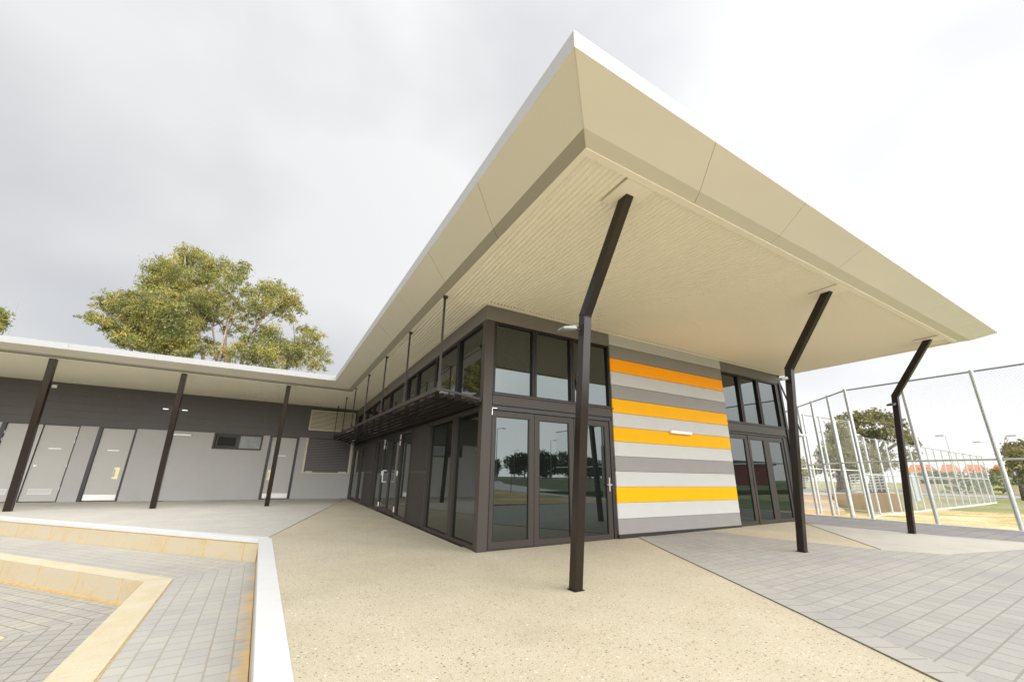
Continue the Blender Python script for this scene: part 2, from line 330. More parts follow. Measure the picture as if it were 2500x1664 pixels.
# terraces at the left: level -0.295, then -0.60, then -0.90
def lat(p, q, t_): return (p[0] + (q[0] - p[0]) * t_, p[1] + (q[1] - p[1]) * t_)
H1, H2, H3 = [CAM.z - TS * (CAM.z - h) for h in (-.295, -.60, -.90)]
So = tsc(-3.945, 1.567); Si = tsc(-4.237, 1.500); SD = (Vector(tsc(-3.765, -1.808)) - Vector(So)).normalized()
SU = Vector(tsc(-7.007, 5.136)) - Vector(So); SU.normalize()
So_up = along(So, SU, 20); So_dn = along(So, SD, 9); Si_up = along(Si, SU, 20); Si_dn = along(Si, (Vector(tsc(-4.073, -1.644)) - Vector(Si)).normalized(), 9)
sheet('terrace_paving', [K0, rk(11.5), So_dn, So], H1, M['pav_t1'], tilt=False)
sheet('terrace_paving', [K0, So, So_up, along(K0, ED, 22)], H1, M['pav_t1b'], tilt=False)
Ls = tsc(-5.17, .86); Ls_up = along(Ls, SU, 20); Ls_dn = along(Ls, SD, 9)
sheet('lower_terrace_paving', [Si, Si_dn, Ls_dn, Ls], H2, M['pav_t2'], tilt=False)
sheet('lower_terrace_paving', [Si, Ls, Ls_up, Si_up], H2, M['pav_t2b'], tilt=False)
sheet('lowest_terrace_paving', [along(Ls, (-.5, -.2), .3), Ls_dn, (-30, -14), (-30, 18), Ls_up], H3, M['pav_t2b'], tilt=False)
# big ground sheet and fields
tag(MB().box(-900, 1100, -1000, 900, -1.5, -1.3).build('ground', M['verge']), kind='structure')
def grid_ground(name, x0, x1, y0, y1, nx, ny, fz, m_):
    xs = np.linspace(x0, x1, nx); ys = np.linspace(y0, y1, ny); v = [(x, y, fz(x, y)) for y in ys for x in xs]
    f = [(j_ * nx + i, j_ * nx + i + 1, (j_ + 1) * nx + i + 1, (j_ + 1) * nx + i) for j_ in range(ny - 1) for i in range(nx - 1)]
    mb = MB(); mb.v = v; mb.f = f; return tag(mb.build(name, m_, smooth=True), kind='structure')
def slope(x, y):
    s = min(max((x - 12.0) / 8.0, 0), 1); n = .03 * math.sin(x * 1.7 + y) * math.sin(y * 1.3 - x * .6) * min(1, max(0, (x - 12.3)))
    dip = -.5 * min(max((y - 3.2) / 2.0, 0), 1) * min(max((x - 13.0) / 2, 0), 1)
    return gz(12) - .49 * s + n + dip
grid_ground('sandy_ground', 12.0, 30.6, -3.9, 9, 100, 70, slope, M['dirt'])
grid_ground('fence_lawn', 12.0, 30.6, -20, -3.9, 60, 60, slope, M['grass'])
grid_ground('east_lawn', 30.5, 420, -60, 90, 80, 60, lambda x, y: -.42 + .02 * math.sin(x * .3) * math.sin(y * .2) if not (x < 48 and y > 5) else -1.0, M['verge'])
# to the south: bare soil, a concrete path, the sports field
inner = [(10.9, -7.9), (11.1, -15), (12.2, -24), (16, -40), (30, -70)]
tag(MB().prism([(-40, -70), (30, -70)] + inner[::-1][1:] + [(9.9, -7.9), (1.5, -8.8), (-40, -8.8)], -.25, .085).build('bare_soil', M['dirt']), kind='structure')
tag(MB().prism(inner + [(36, -70), (24, -45), (19, -30), (16, -20.1), (13, -20.1), (12.02, -14), (12.02, -7.9)], -.2, .10).build('concrete_path', M['conc']), kind='structure')
tag(MB().box(-500, 500, -420, -20.0, -.5, .06).build('sports_field', M['grass']), kind='structure')
tag(MB().box(-500, 500, -150, -120, .06, .10).build('car_park', M['road']), kind='structure')

# ------------------------------------------------------------------ retaining walls
def wallthing(name, label, cat='wall', group=None): return empty(name, (K0[0], K0[1], -.3), label, cat, group)
rw = wallthing('retaining_wall', 'long limestone block retaining wall with white coping in front of the wing paving', 'retaining wall')
def block_run(parent, p, d, nin, joints, z0, z1, thick, mat_, gap=.026):
    for a, b in zip(joints[:-1], joints[1:]):
        q0 = along(p, d, a + gap / 2); q1 = along(p, d, b - gap / 2)
        j1, j2 = random.uniform(-.004, .004), random.uniform(-.003, .003)
        MB().prism([(q0[0] - nin[0] * j1, q0[1] - nin[1] * j1), (q1[0] - nin[0] * j1, q1[1] - nin[1] * j1), along(q1, nin, thick), along(q0, nin, thick)], z0, z1 + j2).build('block', mat_, parent, bevel=.008)
jts = [.02, .36, 1.36, 2.50, 3.70, 4.96, 6.32, 7.66, 8.85, 10.0, 11.05, 12.2, 13.35, 14.5, 15.65, 16.8]
block_run(rw, K0, ED, NE, jts, H1 - .05, -.085, .22, M['lime'])
MB().prism([along(along(K0, ED, .02), NE, .004), along(along(K0, ED, 17), NE, .004), along(along(K0, ED, 17), NE, .20), along(along(K0, ED, .02), NE, .20)], H1 - .05, -.069).build('mortar', M['mortar'], rw)
c0 = along(K0, NE, -.012); cp = [0, 3.6, 7.2, 10.8, 14.4, 17.6]
for a, b in zip(cp[:-1], cp[1:]):
    MB().prism([along(c0, ED, a + .003 + (.015 if a == 0 else 0)), along(c0, ED, b - .003), along(along(c0, ED, b - .003), NE, .20), along(along(c0, ED, a + .003), NE, .20)], -.068, .010).build('coping', M['conc'], rw, bevel=.006)
kw = wallthing('retaining_kerb', 'thick white concrete kerb wall between aggregate apron and sunken pavers', 'kerb')
kb = MB().prism([rk(.0, .01), rk(.03, -.012), rk(11, -.012), rk(11, .19), rk(.02, .19), rk(-.06, .11)], -.075, .008).build('coping', M['conc'], kw, bevel=.006)
MB().prism([rk(0.02, .012), rk(11, .012), rk(11, .17), rk(0.02, .17)], H1 - .05, -.076).build('block', M['lime'], kw)
sw = empty('seat_wall', (So[0], So[1], H2), 'bent limestone block step wall between the upper and lower sunken terraces', 'step wall')
nI = (-.76, -.65)
SDi = (Vector(tsc(-4.073, -1.644)) - Vector(Si)).normalized()
topz = H1 + .008
jj = [0, .50, 1.60, 2.72, 3.85, 5.0, 6.1, 7.2, 8.3, 9.4, 10.5, 11.6]
for k, (a, b) in enumerate(zip(jj[:-1], jj[1:])):       # arm towards the north-west
    qa, qb = along(Si, SU, a + (.0 if k == 0 else .013)), along(Si, SU, b - .013)
    oa, ob = along(So, SU, a + (.0 if k == 0 else .013)), along(So, SU, b - .013)
    MB().prism([qa, oa, ob, qb], H2 - .05, topz + random.uniform(-.002, .002)).build('block', M['lime'], sw, bevel=.008)
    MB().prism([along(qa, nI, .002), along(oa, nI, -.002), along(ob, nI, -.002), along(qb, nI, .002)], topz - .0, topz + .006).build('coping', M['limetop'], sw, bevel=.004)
mo = MB().prism([along(Si, nI, .001 - .004), along(So, nI, -.003 * 0), along(So, SU, 11), along(Si, SU, 11)], H2 - .05, topz - .004); mo.build('mortar', M['mortar'], sw)
jd = [0, 1.12, 2.24, 3.36, 4.48, 5.6, 6.7, 7.8, 8.9]
for k, (a, b) in enumerate(zip(jd[:-1], jd[1:])):
    qa, qb = along(Si, SDi, a + (0 if k == 0 else .006)), along(Si, SDi, b - .006)
    oa, ob = along(So, SD, a + (0 if k == 0 else .006)), along(So, SD, b - .006)
    MB().prism([qa, qb, ob, oa], H2 - .05, topz + random.uniform(-.002, .002)).build('block', M['lime'], sw, bevel=.008)
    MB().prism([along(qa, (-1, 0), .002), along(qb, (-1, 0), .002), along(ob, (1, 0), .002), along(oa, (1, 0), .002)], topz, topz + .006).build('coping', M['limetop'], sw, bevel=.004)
fil = MB(); a0 = along(Si, nI, .012); fil.bar((*along(a0, SU, 0), H2 + .012), (*along(a0, SU, 12), H2 + .012), .035, .03); fil.build('mortar', M['mortar'], sw)
fil = MB().prism([along(So, SD, 0), along(So, SD, 9), along(along(So, SD, 9), (1, 0), .022), along(along(So, SD, 0), (1, 0), .012)], H1 - .01, H1 + .006); fil.build('mortar', M['mortar'], sw)
ls = empty('step_wall', (Ls[0], Ls[1], H3), 'lowest limestone step corner peeking in at the left edge of the picture', 'step wall')
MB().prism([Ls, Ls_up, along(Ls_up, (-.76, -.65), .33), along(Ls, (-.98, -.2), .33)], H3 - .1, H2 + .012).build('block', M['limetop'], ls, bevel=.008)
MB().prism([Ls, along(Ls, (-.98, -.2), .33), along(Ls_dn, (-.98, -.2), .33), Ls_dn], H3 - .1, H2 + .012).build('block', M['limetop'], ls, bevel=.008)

# ------------------------------------------------------------------ main building
WL = 15.82
B = empty('community_building', (0, 0, 0), 'modern single storey building with wide cream eaves, striped wall, bronze glazing and grey wing', 'building')
FR = lambda u, d, z: (u, -d, z)            # front wall, y = 0
LF = lambda u, d, z: (-d, u, z)            # glazed side wall, x = 0
WG = lambda u, d, z: (u, WL - d, z)        # wing wall, y = 15.82
def szf(x, y):                              # soffit height
    return 4.268 + .0055 * min(max(y, 0), WL) - .003 * max(x, 0) + .009 * max(-x - .98, 0) * (1 if y > 8 else 0)
# cores behind the facades
MB().box(.10, 9.74, .10, 16.5, -.2, 4.24).build('wall', M['infill'], B)
MB().box(-18, .1, WL + .1, 19, -.2, 4.34).build('wall', M['infill'], B)
# --- corner pillar
p = MB(); p.m(FR, -.002, .175, -.1, 3.955, -.15, 0); p.build('corner_pillar', M['pillar'], B, bevel=.003)
MB().m(FR, .176, .188, -.1, 3.93, -.1, -.012).build('pillar_trim', M['bronzed'], B)
# --- fascia band of grey panel above glazing
MB().m(FR, 0, 2.985, 3.957, 4.33, -.12, -.006).build('wall_panel', M['greywall'], B)
MB().m(FR, 6.935, 9.86, 3.957, 4.33, -.12, -.006).build('wall_panel', M['greywall'], B)
MB().m(LF, 0, WL, 3.965, 4.40, -.12, -.006).build('wall_panel', M['greywall'], B)
# --- windows and doors
def frame_rect(mb, Mp, u0, u1, z0, z1, d0, d1, w_=.045, wb=None, wt=None):
    wb = wb or w_; wt = wt or w_
    mb.m(Mp, u0, u1, z0, z0 + wb, d0, d1); mb.m(Mp, u0, u1, z1 - wt, z1, d0, d1)
    mb.m(Mp, u0, u0 + w_, z0 + wb, z1 - wt, d0, d1); mb.m(Mp, u1 - w_, u1, z0 + wb, z1 - wt, d0, d1)
def window(Mp, u0, u1, z0, z1, mull, w_=.05, d0=-.09, d1=-.02, m_='bronzed', mw=.10, split=True):
    f = MB(); frame_rect(f, Mp, u0, u1, z0, z1, d0, d1, w_)
    edges = [u0 + w_]
    for q in mull:
        f.m(Mp, q - mw / 2, q + mw / 2, z0 + w_, z1 - w_, d0, d1 + .004)
        if split: f.m(Mp, q - .006, q + .006, z0 + w_, z1 - w_, d1 + .006, d1 + .012)
        edges += [q - mw / 2, q + mw / 2]
    edges.append(u1 - w_)
    o = f.build('window', M[m_], B, bevel=.002)
    for a, b in zip(edges[::2], edges[1::2]):
        tilt = random.uniform(-.0012, .0012)
        pane = MB().m(Mp, a - .01, b + .01, z0 + w_ - .01, z1 - w_ + .01, -.085, -.07)
        pane.build('pane', M['glass'], o)
    return o
# front left bay
window(FR, .188, 2.985, 2.565, 3.957, [1.07, 1.98], w_=.045)
tr_ = MB(); tr_.m(FR, .19, 2.995, 2.37, 2.555, -.1, -.004); tr_.m(FR, .165, 3.02, 2.551, 2.575, -.1, .022); tr_.m(FR, .19, 2.99, 2.372, 2.386, -.004, .006)
tr_.build('transom', M['pillar'], B, bevel=.002)
fr = MB(); fr.m(FR, .19, 2.985, 2.29, 2.368, -.1, -.03); fr.m(FR, 2.905, 2.985, 0, 2.29, -.1, -.012); fr.m(FR, .19, .20, 0, 2.29, -.1, -.03); fr.build('door_frame', M['blackframe'], B)
def door(Mp, u0, u1, z0, z1, g0, g1, gz0, gz1, m_='bronze', d0=-.075, d1=-.03):
    f = MB(); f.m(Mp, u0, u1, z0, gz0, d0, d1); f.m(Mp, u0, u1, gz1, z1, d0, d1); f.m(Mp, u0, g0, gz0, gz1, d0, d1); f.m(Mp, g1, u1, gz0, gz1, d0, d1)
    o = f.build('door', M[m_], B, bevel=.002)
    MB().m(Mp, g0 - .01, g1 + .01, gz0 - .01, gz1 + .01, d0 + .012, d0 + .024).build('pane', M['glass'], o)
    b_ = MB(); frame_rect(b_, Mp, g0, g1, gz0, gz1, d0 + .024, d1 - .004, .014); b_.build('glazing_bead', M['bronzed'], o)
    return o
door(FR, .205, 1.075, .02, 2.275, .275, .965, .13, 2.175)
door(FR, 1.082, 1.985, .02, 2.275, 1.18, 1.87, .12, 2.17)
d3 = door(FR, 1.995, 2.90, .02, 2.275, 2.12, 2.785, .115, 2.175)
hn = MB(); hn.m(FR, 2.825, 2.86, .90, 1.16, -.03, -.018); hn.m(FR, 2.74, 2.86, 1.01, 1.035, .02, .035); hn.m(FR, 2.835, 2.855, 1.005, 1.04, -.02, .03); hn.build('handle', M['steel'], d3, bevel=.002)
MB().m(FR, .19, 2.985, -.1, .018, -.1, -.02).build('sill', M['blackframe'], B)
h0 = MB(); h0.m(FR, .19, .20, 2.19, 2.32, -.028, -.018); h0.m(FR, .19, .28, 2.305, 2.315, -.03, .0); h0.build('door_closer', M['steel'], B)
# front right bay
window(FR, 6.935, 9.60, 2.60, 3.957, [7.75, 8.64], w_=.045, mw=.13)
tr_ = MB(); tr_.m(FR, 6.94, 9.66, 2.40, 2.59, -.1, -.004); tr_.m(FR, 6.93, 9.70, 2.585, 2.61, -.1, .022); tr_.m(FR, 6.94, 9.70, 2.37, 2.40, -.1, .012)
tr_.build('transom', M['pillar'], B, bevel=.002)
fr = MB(); fr.m(FR, 6.935, 9.60, 2.315, 2.368, -.1, -.03); fr.m(FR, 9.50, 9.60, 0, 2.31, -.1, -.012); fr.m(FR, 6.935, 6.945, 0, 2.31, -.1, -.03); fr.build('door_frame', M['blackframe'], B)
door(FR, 6.95, 7.765, .05, 2.30, 7.00, 7.635, .165, 2.20)
d2 = door(FR, 7.79, 8.66, .05, 2.30, 7.87, 8.505, .17, 2.20)
door(FR, 8.665, 9.50, .05, 2.30, 8.765, 9.40, .175, 2.19)
for z_ in (.1, 1.0, 2.17): MB().m(FR, 7.765, 7.785, z_, z_ + .14, -.04, -.015).build('hinge', M['blackframe'], d2)
MB().m(FR, 6.935, 9.60, -.05, .05, -.1, -.02).build('sill', M['blackframe'], B)
ep = MB(); ep.m(FR, 9.61, 9.76, 0, 4.25, -.12, -.03); ep.m(FR, 9.765, 9.86, 0, 4.25, -.12, .0); ep.build('corner_pillar', M['bronzed'], B, bevel=.002)
# striped cladding
MB().m(FR, 2.99, 6.93, 0, 4.28, -.12, -.02).build('wall', M['greywall'], B)
MB().m(FR, 2.99, 6.93, -.05, .105, -.12, .022).build('plinth', M['blackframe'], B)
names = ['greyboard', 'lightboard', 'yellow', 'lightboard', 'greyboard', 'lightboard', 'yellow', 'lightboard', 'yellow', 'greyboard', 'lightboard', 'orange', 'greydeep', 'lightboard']
for k, nm in enumerate(names):
    z0 = .087 + .3 * k; z1 = z0 + .2945 if k < 13 else 4.31
    q = [FR(2.992, -.02, z0), FR(6.928, -.02, z0), FR(6.928, .018, z0), FR(2.992, .018, z0), FR(2.992, -.02, z1), FR(6.928, -.02, z1), FR(6.928, .010, z1), FR(2.992, .010, z1)]
    o = MB().hexa(q).build('cladding_board', M[nm], B, bevel=.002)
    o['label'] = {'greyboard': 'mid grey cladding board', 'greydeep': 'dark grey cladding board', 'lightboard': 'light grey cladding board', 'yellow': 'golden yellow cladding board', 'orange': 'yellow cladding board with orange soffit bounce painted in'}[nm]
# --- glazed side wall (x = 0)
window(LF, .155, 15.3, 2.56, 3.965, [1.45, 2.95, 4.65, 5.72, 8.1, 9.75, 11.3, 12.9, 14.4], w_=.05, mw=.13)
MB().m(LF, .15, WL, 2.34, 2.56, -.1, -.005).build('transom', M['bronzed'], B)
window(LF, .15, 3.05, 0, 2.35, [1.41], w_=.07, mw=.20, m_='bronze')
window(LF, 4.60, 5.85, 0, 2.35, [], w_=.06, m_='bronze')
window(LF, 8.22, 9.75, 0, 2.35, [9.45], w_=.06, m_='bronze')
window(LF, 11.65, 15.45, 0, 2.35, [13.15], w_=.10, mw=.16, m_='bronze')
for a, b in ((3.07, 4.58), (9.78, 11.62)):
    MB().m(LF, a, b, 0, 1.20, -.1, -.028).build('infill_panel', M['infill'], B, bevel=.002)
    MB().m(LF, a, b, 1.25, 2.35, -.1, -.028).build('infill_panel', M['infill'], B, bevel=.002)
    MB().m(LF, a, b, 1.20, 1.25, -.1, -.022).build('panel_rail', M['pillar'], B)
for a in (3.05, 4.60, 9.76, 11.64): MB().m(LF, a - .02, a + .02, 0, 2.35, -.1, -.004).build('mullion', M['pillar'], B)
MB().m(LF, 15.45, WL, -.1, 4.3, -.1, -.02).build('mullion', M['wingdark'], B)
da = door(LF, 5.87, 7.02, .01, 2.35, 5.99, 6.92, .14, 2.26, 'bronzed'); db = door(LF, 7.03, 8.2, .01, 2.35, 7.14, 8.08, .14, 2.26, 'bronzed')
t_ = MB(); t_.tube([(-.02, 7.17, .93), (-.13, 7.17, .93), (-.13, 7.17, 1.27), (-.02, 7.17, 1.27)], .013, 8); t_.build('handle', M['white'], db)
for o_, y in ((db, 8.14), (da, 5.92)):
    for z_ in (.14, 1.12, 1.98, 2.16): MB().m(LF, y - .035, y + .035, z_, z_ + .14, -.03, -.012).build('hinge', M['white'], o_, bevel=.003)
MB().m(LF, .15, 15.5, -.1, .0, -.1, -.015).build('sill', M['bronzed'], B)
# --- wing wall
wl = MB()
openings = [(-5.765, -3.93, 2.115, 2.795)]
wl.m(WG, -20, -12.6, -.1, 2.80, -.1, 0); wl.m(WG, -9.995, -9.47, -.1, 2.80, -.1, 0); wl.m(WG, -8.33, -5.765, -.1, 2.80, -.1, 0); wl.m(WG, -5.765, -3.93, -.1, 2.115, -.1, 0)
wl.m(WG, -3.93, -3.67, -.1, 2.80, -.1, 0); wl.m(WG, -2.455, -2.13, -.1, 2.80, -.1, 0); wl.m(WG, -2.13, -.05, -.1, 1.19, -.1, 0); wl.m(WG, -.05, .05, -.1, 2.8, -.1, 0)
wl.build('wall', M['wingwall'], B)
for k in range(6):
    z0, z1 = 2.803 + .285 * k, 2.803 + .285 * (k + 1) - .004
    xs = [-20, -16.5 + (k % 3), -12.9 + (k * 1.7) % 3, -9.0 - (k * 1.3) % 2.5, -5.6 + (k * 2.1) % 2.6, -2.15, -.09, .05]; xs = sorted(xs)
    for a, b in zip(xs[:-1], xs[1:]):
        if a >= -2.16 and b <= -.08 and 2.9 < z0 < 4.0: continue
        zt = min(z1, 4.56)
        o = MB().m(WG, a + .002, b - .002, z0, zt, -.1, .012)
        o.build('cladding_board', M['wingdark'], B)
MB().m(WG, -2.15, -.09, 3.08, 3.17, -.1, .010).build('cladding_board', M['wingdark'], B); 
MB().m(WG, -20, .05, 2.79, 4.55, -.14, -.08).build('wall', M['blackframe'], B)
# louvre vent
lv = MB(); frame_rect(lv, WG, -2.147, -.092, 3.165, 4.165, -.06, .03, .05); lo = lv.build('louvre_vent', M['louvre'], B, bevel=.003)
bl = MB()
for k in range(15):
    z = 3.225 + k * .0625
    bl.hexa([WG(-2.10, -.03, z), WG(-.14, -.03, z), WG(-.14, .012, z - .004), WG(-2.10, .012, z - .004), WG(-2.10, -.03, z + .008), WG(-.14, -.03, z + .008), WG(-.14, .022, z + .036), WG(-2.10, .022, z + .036)])
bl.build('slat', M['louvre'], lo); MB().m(WG, -2.13, -.11, 3.18, 4.15, -.07, -.045).build('backing', M['blackframe'], lo)
# roller shutter
sh = MB()
for k in range(20):
    z = 1.235 + k * .0765
    sh.hexa([WG(-2.06, -.06, z), WG(-.13, -.06, z), WG(-.13, -.022, z + .006), WG(-2.06, -.022, z + .006), WG(-2.06, -.06, z + .058), WG(-.13, -.06, z + .058), WG(-.13, -.040, z + .056), WG(-2.06, -.040, z + .056)])
so_ = sh.build('roller_shutter', M['shutter'], B)
MB().m(WG, -2.07, -.12, 1.19, 2.8, -.12, -.061).build('shutter_backing', M['blackframe'], so_)
g_ = MB(); g_.m(WG, -2.14, -2.06, 1.20, 2.795, -.1, .02); g_.m(WG, -.125, -.045, 1.20, 2.795, -.1, .02); g_.m(WG, -2.16, -.05, 1.155, 1.20, -.1, .035); g_.build('shutter_guide', M['louvre'], so_, bevel=.003)
lk = MB(); [lk.m(WG, a, a + .16, 1.21, 1.235, -.02, .012) for a in (-2.0, -1.86, -.55, -.36)]; lk.build('lock', M['white'], so_)
# sliding window
wf = MB(); frame_rect(wf, WG, -5.765, -3.93, 2.115, 2.797, -.07, .012, .07); wf.m(WG, -4.88, -4.80, 2.18, 2.73, -.06, -.01); frame_rect(wf, WG, -5.66, -4.88, 2.20, 2.71, -.06, -.02, .06)
wo = wf.build('window', M['bronze'], B, bevel=.003)
MB().m(WG, -5.69, -4.82, 2.18, 2.74, -.068, -.055).build('pane', M['screen'], wo); MB().m(WG, -4.82, -3.98, 2.18, 2.74, -.065, -.05).build('pane', M['frost'], wo)
# doors in the wing
def leaf(u0, u1, z0, z1, handle=None, kick=False, vent=False, hinges=None, frame_l=.0, frame_r=.0, sign=True, lab=None):
    f = MB(); f.m(WG, u0 - frame_l, u0 - .004, -.05, z1 + .035, -.09, .008); f.m(WG, u1 + .004, u1 + frame_r, -.05, z1 + .035, -.09, .008); f.m(WG, u0, u1, z1 + .006, 2.80, -.09, .004)
    f.m(WG, u0 - .004, u1 + .004, -.05, 2.80, -.11, -.085)
    f.build('door_frame', M['blackframe'], B)
    WD = lambda u_, d_, z_: WG(u_, d_ - .033, z_)
    o = MB().m(WD, u0 + .004, u1 - .004, z0, z1, -.08, -.012).build('door', M['door'], B, bevel=.003)
    if lab: o['label'] = lab
    cx = (u0 + u1) / 2
    if sign: MB().m(WD, cx - .17, cx + .17, 1.895, 1.935, -.010, -.004).build('door_sign', M['white'], o)
    if kick: MB().m(WD, u0 + .02, u1 - .02, z0 + .02, .25, -.011, -.006).build('kick_plate', M['steel'], o)
    if handle:
        x, zc, kind = handle
        if kind == 'plate':
            MB().m(WD, x - .085, x + .085, .83, 1.27, -.011, -.004).build('push_plate', M['brass'], o)
            h = MB(); h.tube([WD(x - .055, -.006, .92), WD(x - .055, .045, .94), WD(x - .055, .045, 1.16), WD(x - .055, -.006, 1.18)], .012, 8); h.build('handle', M['steel'], o)
        else:
            h = MB(); h.m(WD, x - .03, x + .03, zc - .03, zc + .03, -.011, .0); h.m(WD, x - .02, x + .10, zc - .012, zc + .012, .02, .035); h.m(WD, x - .012, x + .012, zc - .012, zc + .012, 0, .03); h.build('handle', M['steel'], o, bevel=.003)
    if vent:
        v_ = MB(); frame_rect(v_, WD, u0 + .17, u1 - .17, .27, .47, -.011, .006, .03); 
        for k in range(6): v_.m(WD, u0 + .2, u1 - .2, .30 + k * .025, .30 + k * .025 + .016, -.011, -.004)
        v_.build('vent', M['louvre_w'], o)
    if hinges:
        for z_ in (.42, 1.25, 2.14, 2.40): MB().m(WD, hinges - .03, hinges + .03, z_, z_ + .11, -.012, .012).build('hinge', M['white'], o)
    return o
leaf(-10.99, -10.03, .03, 2.775, handle=(-10.88, 1.28, 'lever'), vent=True, hinges=-10.02, frame_l=.01, frame_r=.03, lab='grey door with a low vent grille')
MB().m(WG, -11.16, -11.0, -.05, 2.78, -.09, -.005).build('door_frame', M['door'], B)
leaf(-11.93, -11.17, .03, 2.775, vent=True, hinges=-11.95, frame_l=.12, frame_r=.01, sign=False, lab='grey door with a low vent grille')
MB().m(WG, -12.6, -12.06, -.05, 2.8, -.1, -.06).build('pane', M['glass'], B)
leaf(-9.355, -8.40, .03, 2.76, handle=(-8.60, 1.05, 'plate'), kick=True, frame_l=.12, frame_r=.065)
leaf(-3.57, -2.56, .03, 2.74, handle=(-3.42, 1.05, 'plate'), kick=True, frame_l=.10, frame_r=.10)
for x in (-7.35, -5.95, -4.88, -2.02, -.62):
    pass
# ------------------------------------------------------------------ roof: corrugated soffit, trims, trays, fascia
PITCH = .0705; AMP = .024
xe_front, ye_front, xe_wing, ye_wing, X_END = -.754, -3.876, -.975, 10.70, 10.02
def edge_x(y): return xe_front + (xe_wing - xe_front) * (y - ye_front) / (ye_wing - ye_front)
cs = MB(); NS = 6
def soffit_cols(xa, xb, ya, yb, ysteps, holes=()):
    k0, k1 = int(math.floor(xa / PITCH)) - 1, int(math.ceil(xb / PITCH)) + 1
    xs = sorted({round(min(max((k_ + f_) * PITCH, xa), xb), 5) for k_ in range(k0, k1) for f_ in (0, .30, .40, .46, .54, .60, .70)}); n = len(xs) - 1
    ys = [ya + (yb - ya) * i / ysteps for i in range(ysteps + 1)]
    k = len(cs.v)
    for x in xs:
        ph = (x / PITCH) % 1; c = math.exp(-((ph - .5) / .15) ** 2)
        for y in ys:
            yy = y
            if x < xe_front + .07: yy = max(y, min(yb, ye_front + .07 + (xe_front + .07 - x) / (xe_front - xe_wing + 1e-9) * (ye_wing - ye_front))) if x > xe_wing + .07 else max(y, ye_wing + .07)
            cs.v.append((x, yy, szf(x, yy) + AMP * c - .012))
    m_ = ysteps + 1
    for i in range(n):
        for j_ in range(ysteps):
            a = k + i * m_ + j_; cs.f.append((a, a + 1, a + m_ + 1, a + m_))
soffit_cols(-.9, -.13, ye_front + .07, WL, 6)
soffit_cols(-.13, 0, ye_front + .07, WL, 6)
soffit_cols(0, 10.0, ye_front + .07, 0.02, 2)
soffit_cols(-18, -.9, ye_wing + .07, WL, 2)
cs.build('soffit', M['cream'], B, smooth=True, recalc=False)
MB().box(-.5, 9.9, -3.5, 0, 4.30, 4.32).build('soffit_backing', M['dark'], B)
MB().box(-17.9, -.7, 11.0, 15.8, 4.53, 4.55).build('soffit_backing', M['dark'], B)
# flat trims round the sheets
tm = MB()
def flat(a, b, wn, z=-.016, t=.010):   # strip from a to b, widened by vector wn
    pts = [a, b, (b[0] + wn[0], b[1] + wn[1]), (a[0] + wn[0], a[1] + wn[1])]
    tm.prism(pts, lambda x, y: szf(x, y) + z - t, lambda x, y: szf(x, y) + z)
flat((xe_front, ye_front), (X_END, ye_front + .03), (0, .085)); flat((xe_front, ye_front + .085), (xe_wing, ye_wing), (.075, 0)); flat((xe_wing + .075, ye_wing), (-18, ye_wing), (0, .08))
flat((0, -.11), (9.86, -.11), (0, .104)); flat((-.055, .0), (-.055, WL - .06), (.050, 0)); flat((-18, WL - .08), (-.06, WL - .08), (0, .065))
flat((X_END - .09, ye_front + .115), (X_END - .09, 4), (.09, 0)); flat((X_END + .0, ye_front + .1), (X_END + .0, 4), (.05, 0), z=.02, t=.012)
tm.build('soffit_trim', M['cream'], B)
cl = MB(); cl.prism([(.02, -.102), (9.84, -.102), (9.84, -.094), (.02, -.094)], lambda x, y: szf(x, y) - .0125, lambda x, y: szf(x, y) + .02)
cl.prism([(-18, WL - .074), (-.1, WL - .074), (-.1, WL - .066), (-18, WL - .066)], lambda x, y: szf(x, y) - .0125, lambda x, y: szf(x, y) + .02)
cl.build('groove_shade_strip', M['blackframe'], B)  # black strips added to stand in for shade inside the soffit grooves
for cx in (.10, 4.725, 9.25):      # flat plates round the pole heads
    pl_ = MB(); z_ = szf(cx, -3.5); pl_.box(cx - .205, cx + .195, -3.785, -3.35, z_ - .030, z_ - .016); pl_.build('soffit_plate', M['cream'], B, bevel=.002)
    MB().box(cx - .212, cx - .205, -3.785, -3.35, z_ - .029, z_ - .012).build('plate_joint', M['louvre'], B)
# trays and fascia along the eaves path
path = [dict(S=(X_END, ye_front + .03, szf(X_END, -3.8)), Bd=(10.30, -3.985, 4.27), F=(11.28, -4.275, 4.560), T=(11.29, -4.285, 4.745)),
        dict(S=(xe_front, ye_front, 4.268), Bd=(-.890, -4.018, 4.290), F=(-1.284, -4.406, 4.568), T=(-1.288, -4.410, 4.750)),
        dict(S=(xe_wing, ye_wing, 4.353), Bd=(-1.13, 10.56, 4.372), F=(-1.671, 10.20, 4.575), T=(-1.680, 10.17, 4.755)),
        dict(S=(-18, ye_wing, szf(-18, 15)), Bd=(-18, 10.56, szf(-18, 15) + .02), F=(-18, 10.15, 4.60), T=(-18, 10.10, 4.79))]
for d_ in path: d_['S'] = (d_['S'][0], d_['S'][1], d_['S'][2] - .018)
for d_ in path[:3]:
    for k_ in 'FT': d_[k_] = tuple(CAM + (Vector(d_[k_]) - CAM) * .975)
path[3]['F'] = (-18, path[2]['F'][1], path[2]['F'][2] + .02); path[3]['T'] = (-18, path[2]['T'][1], path[2]['T'][2] + .02)
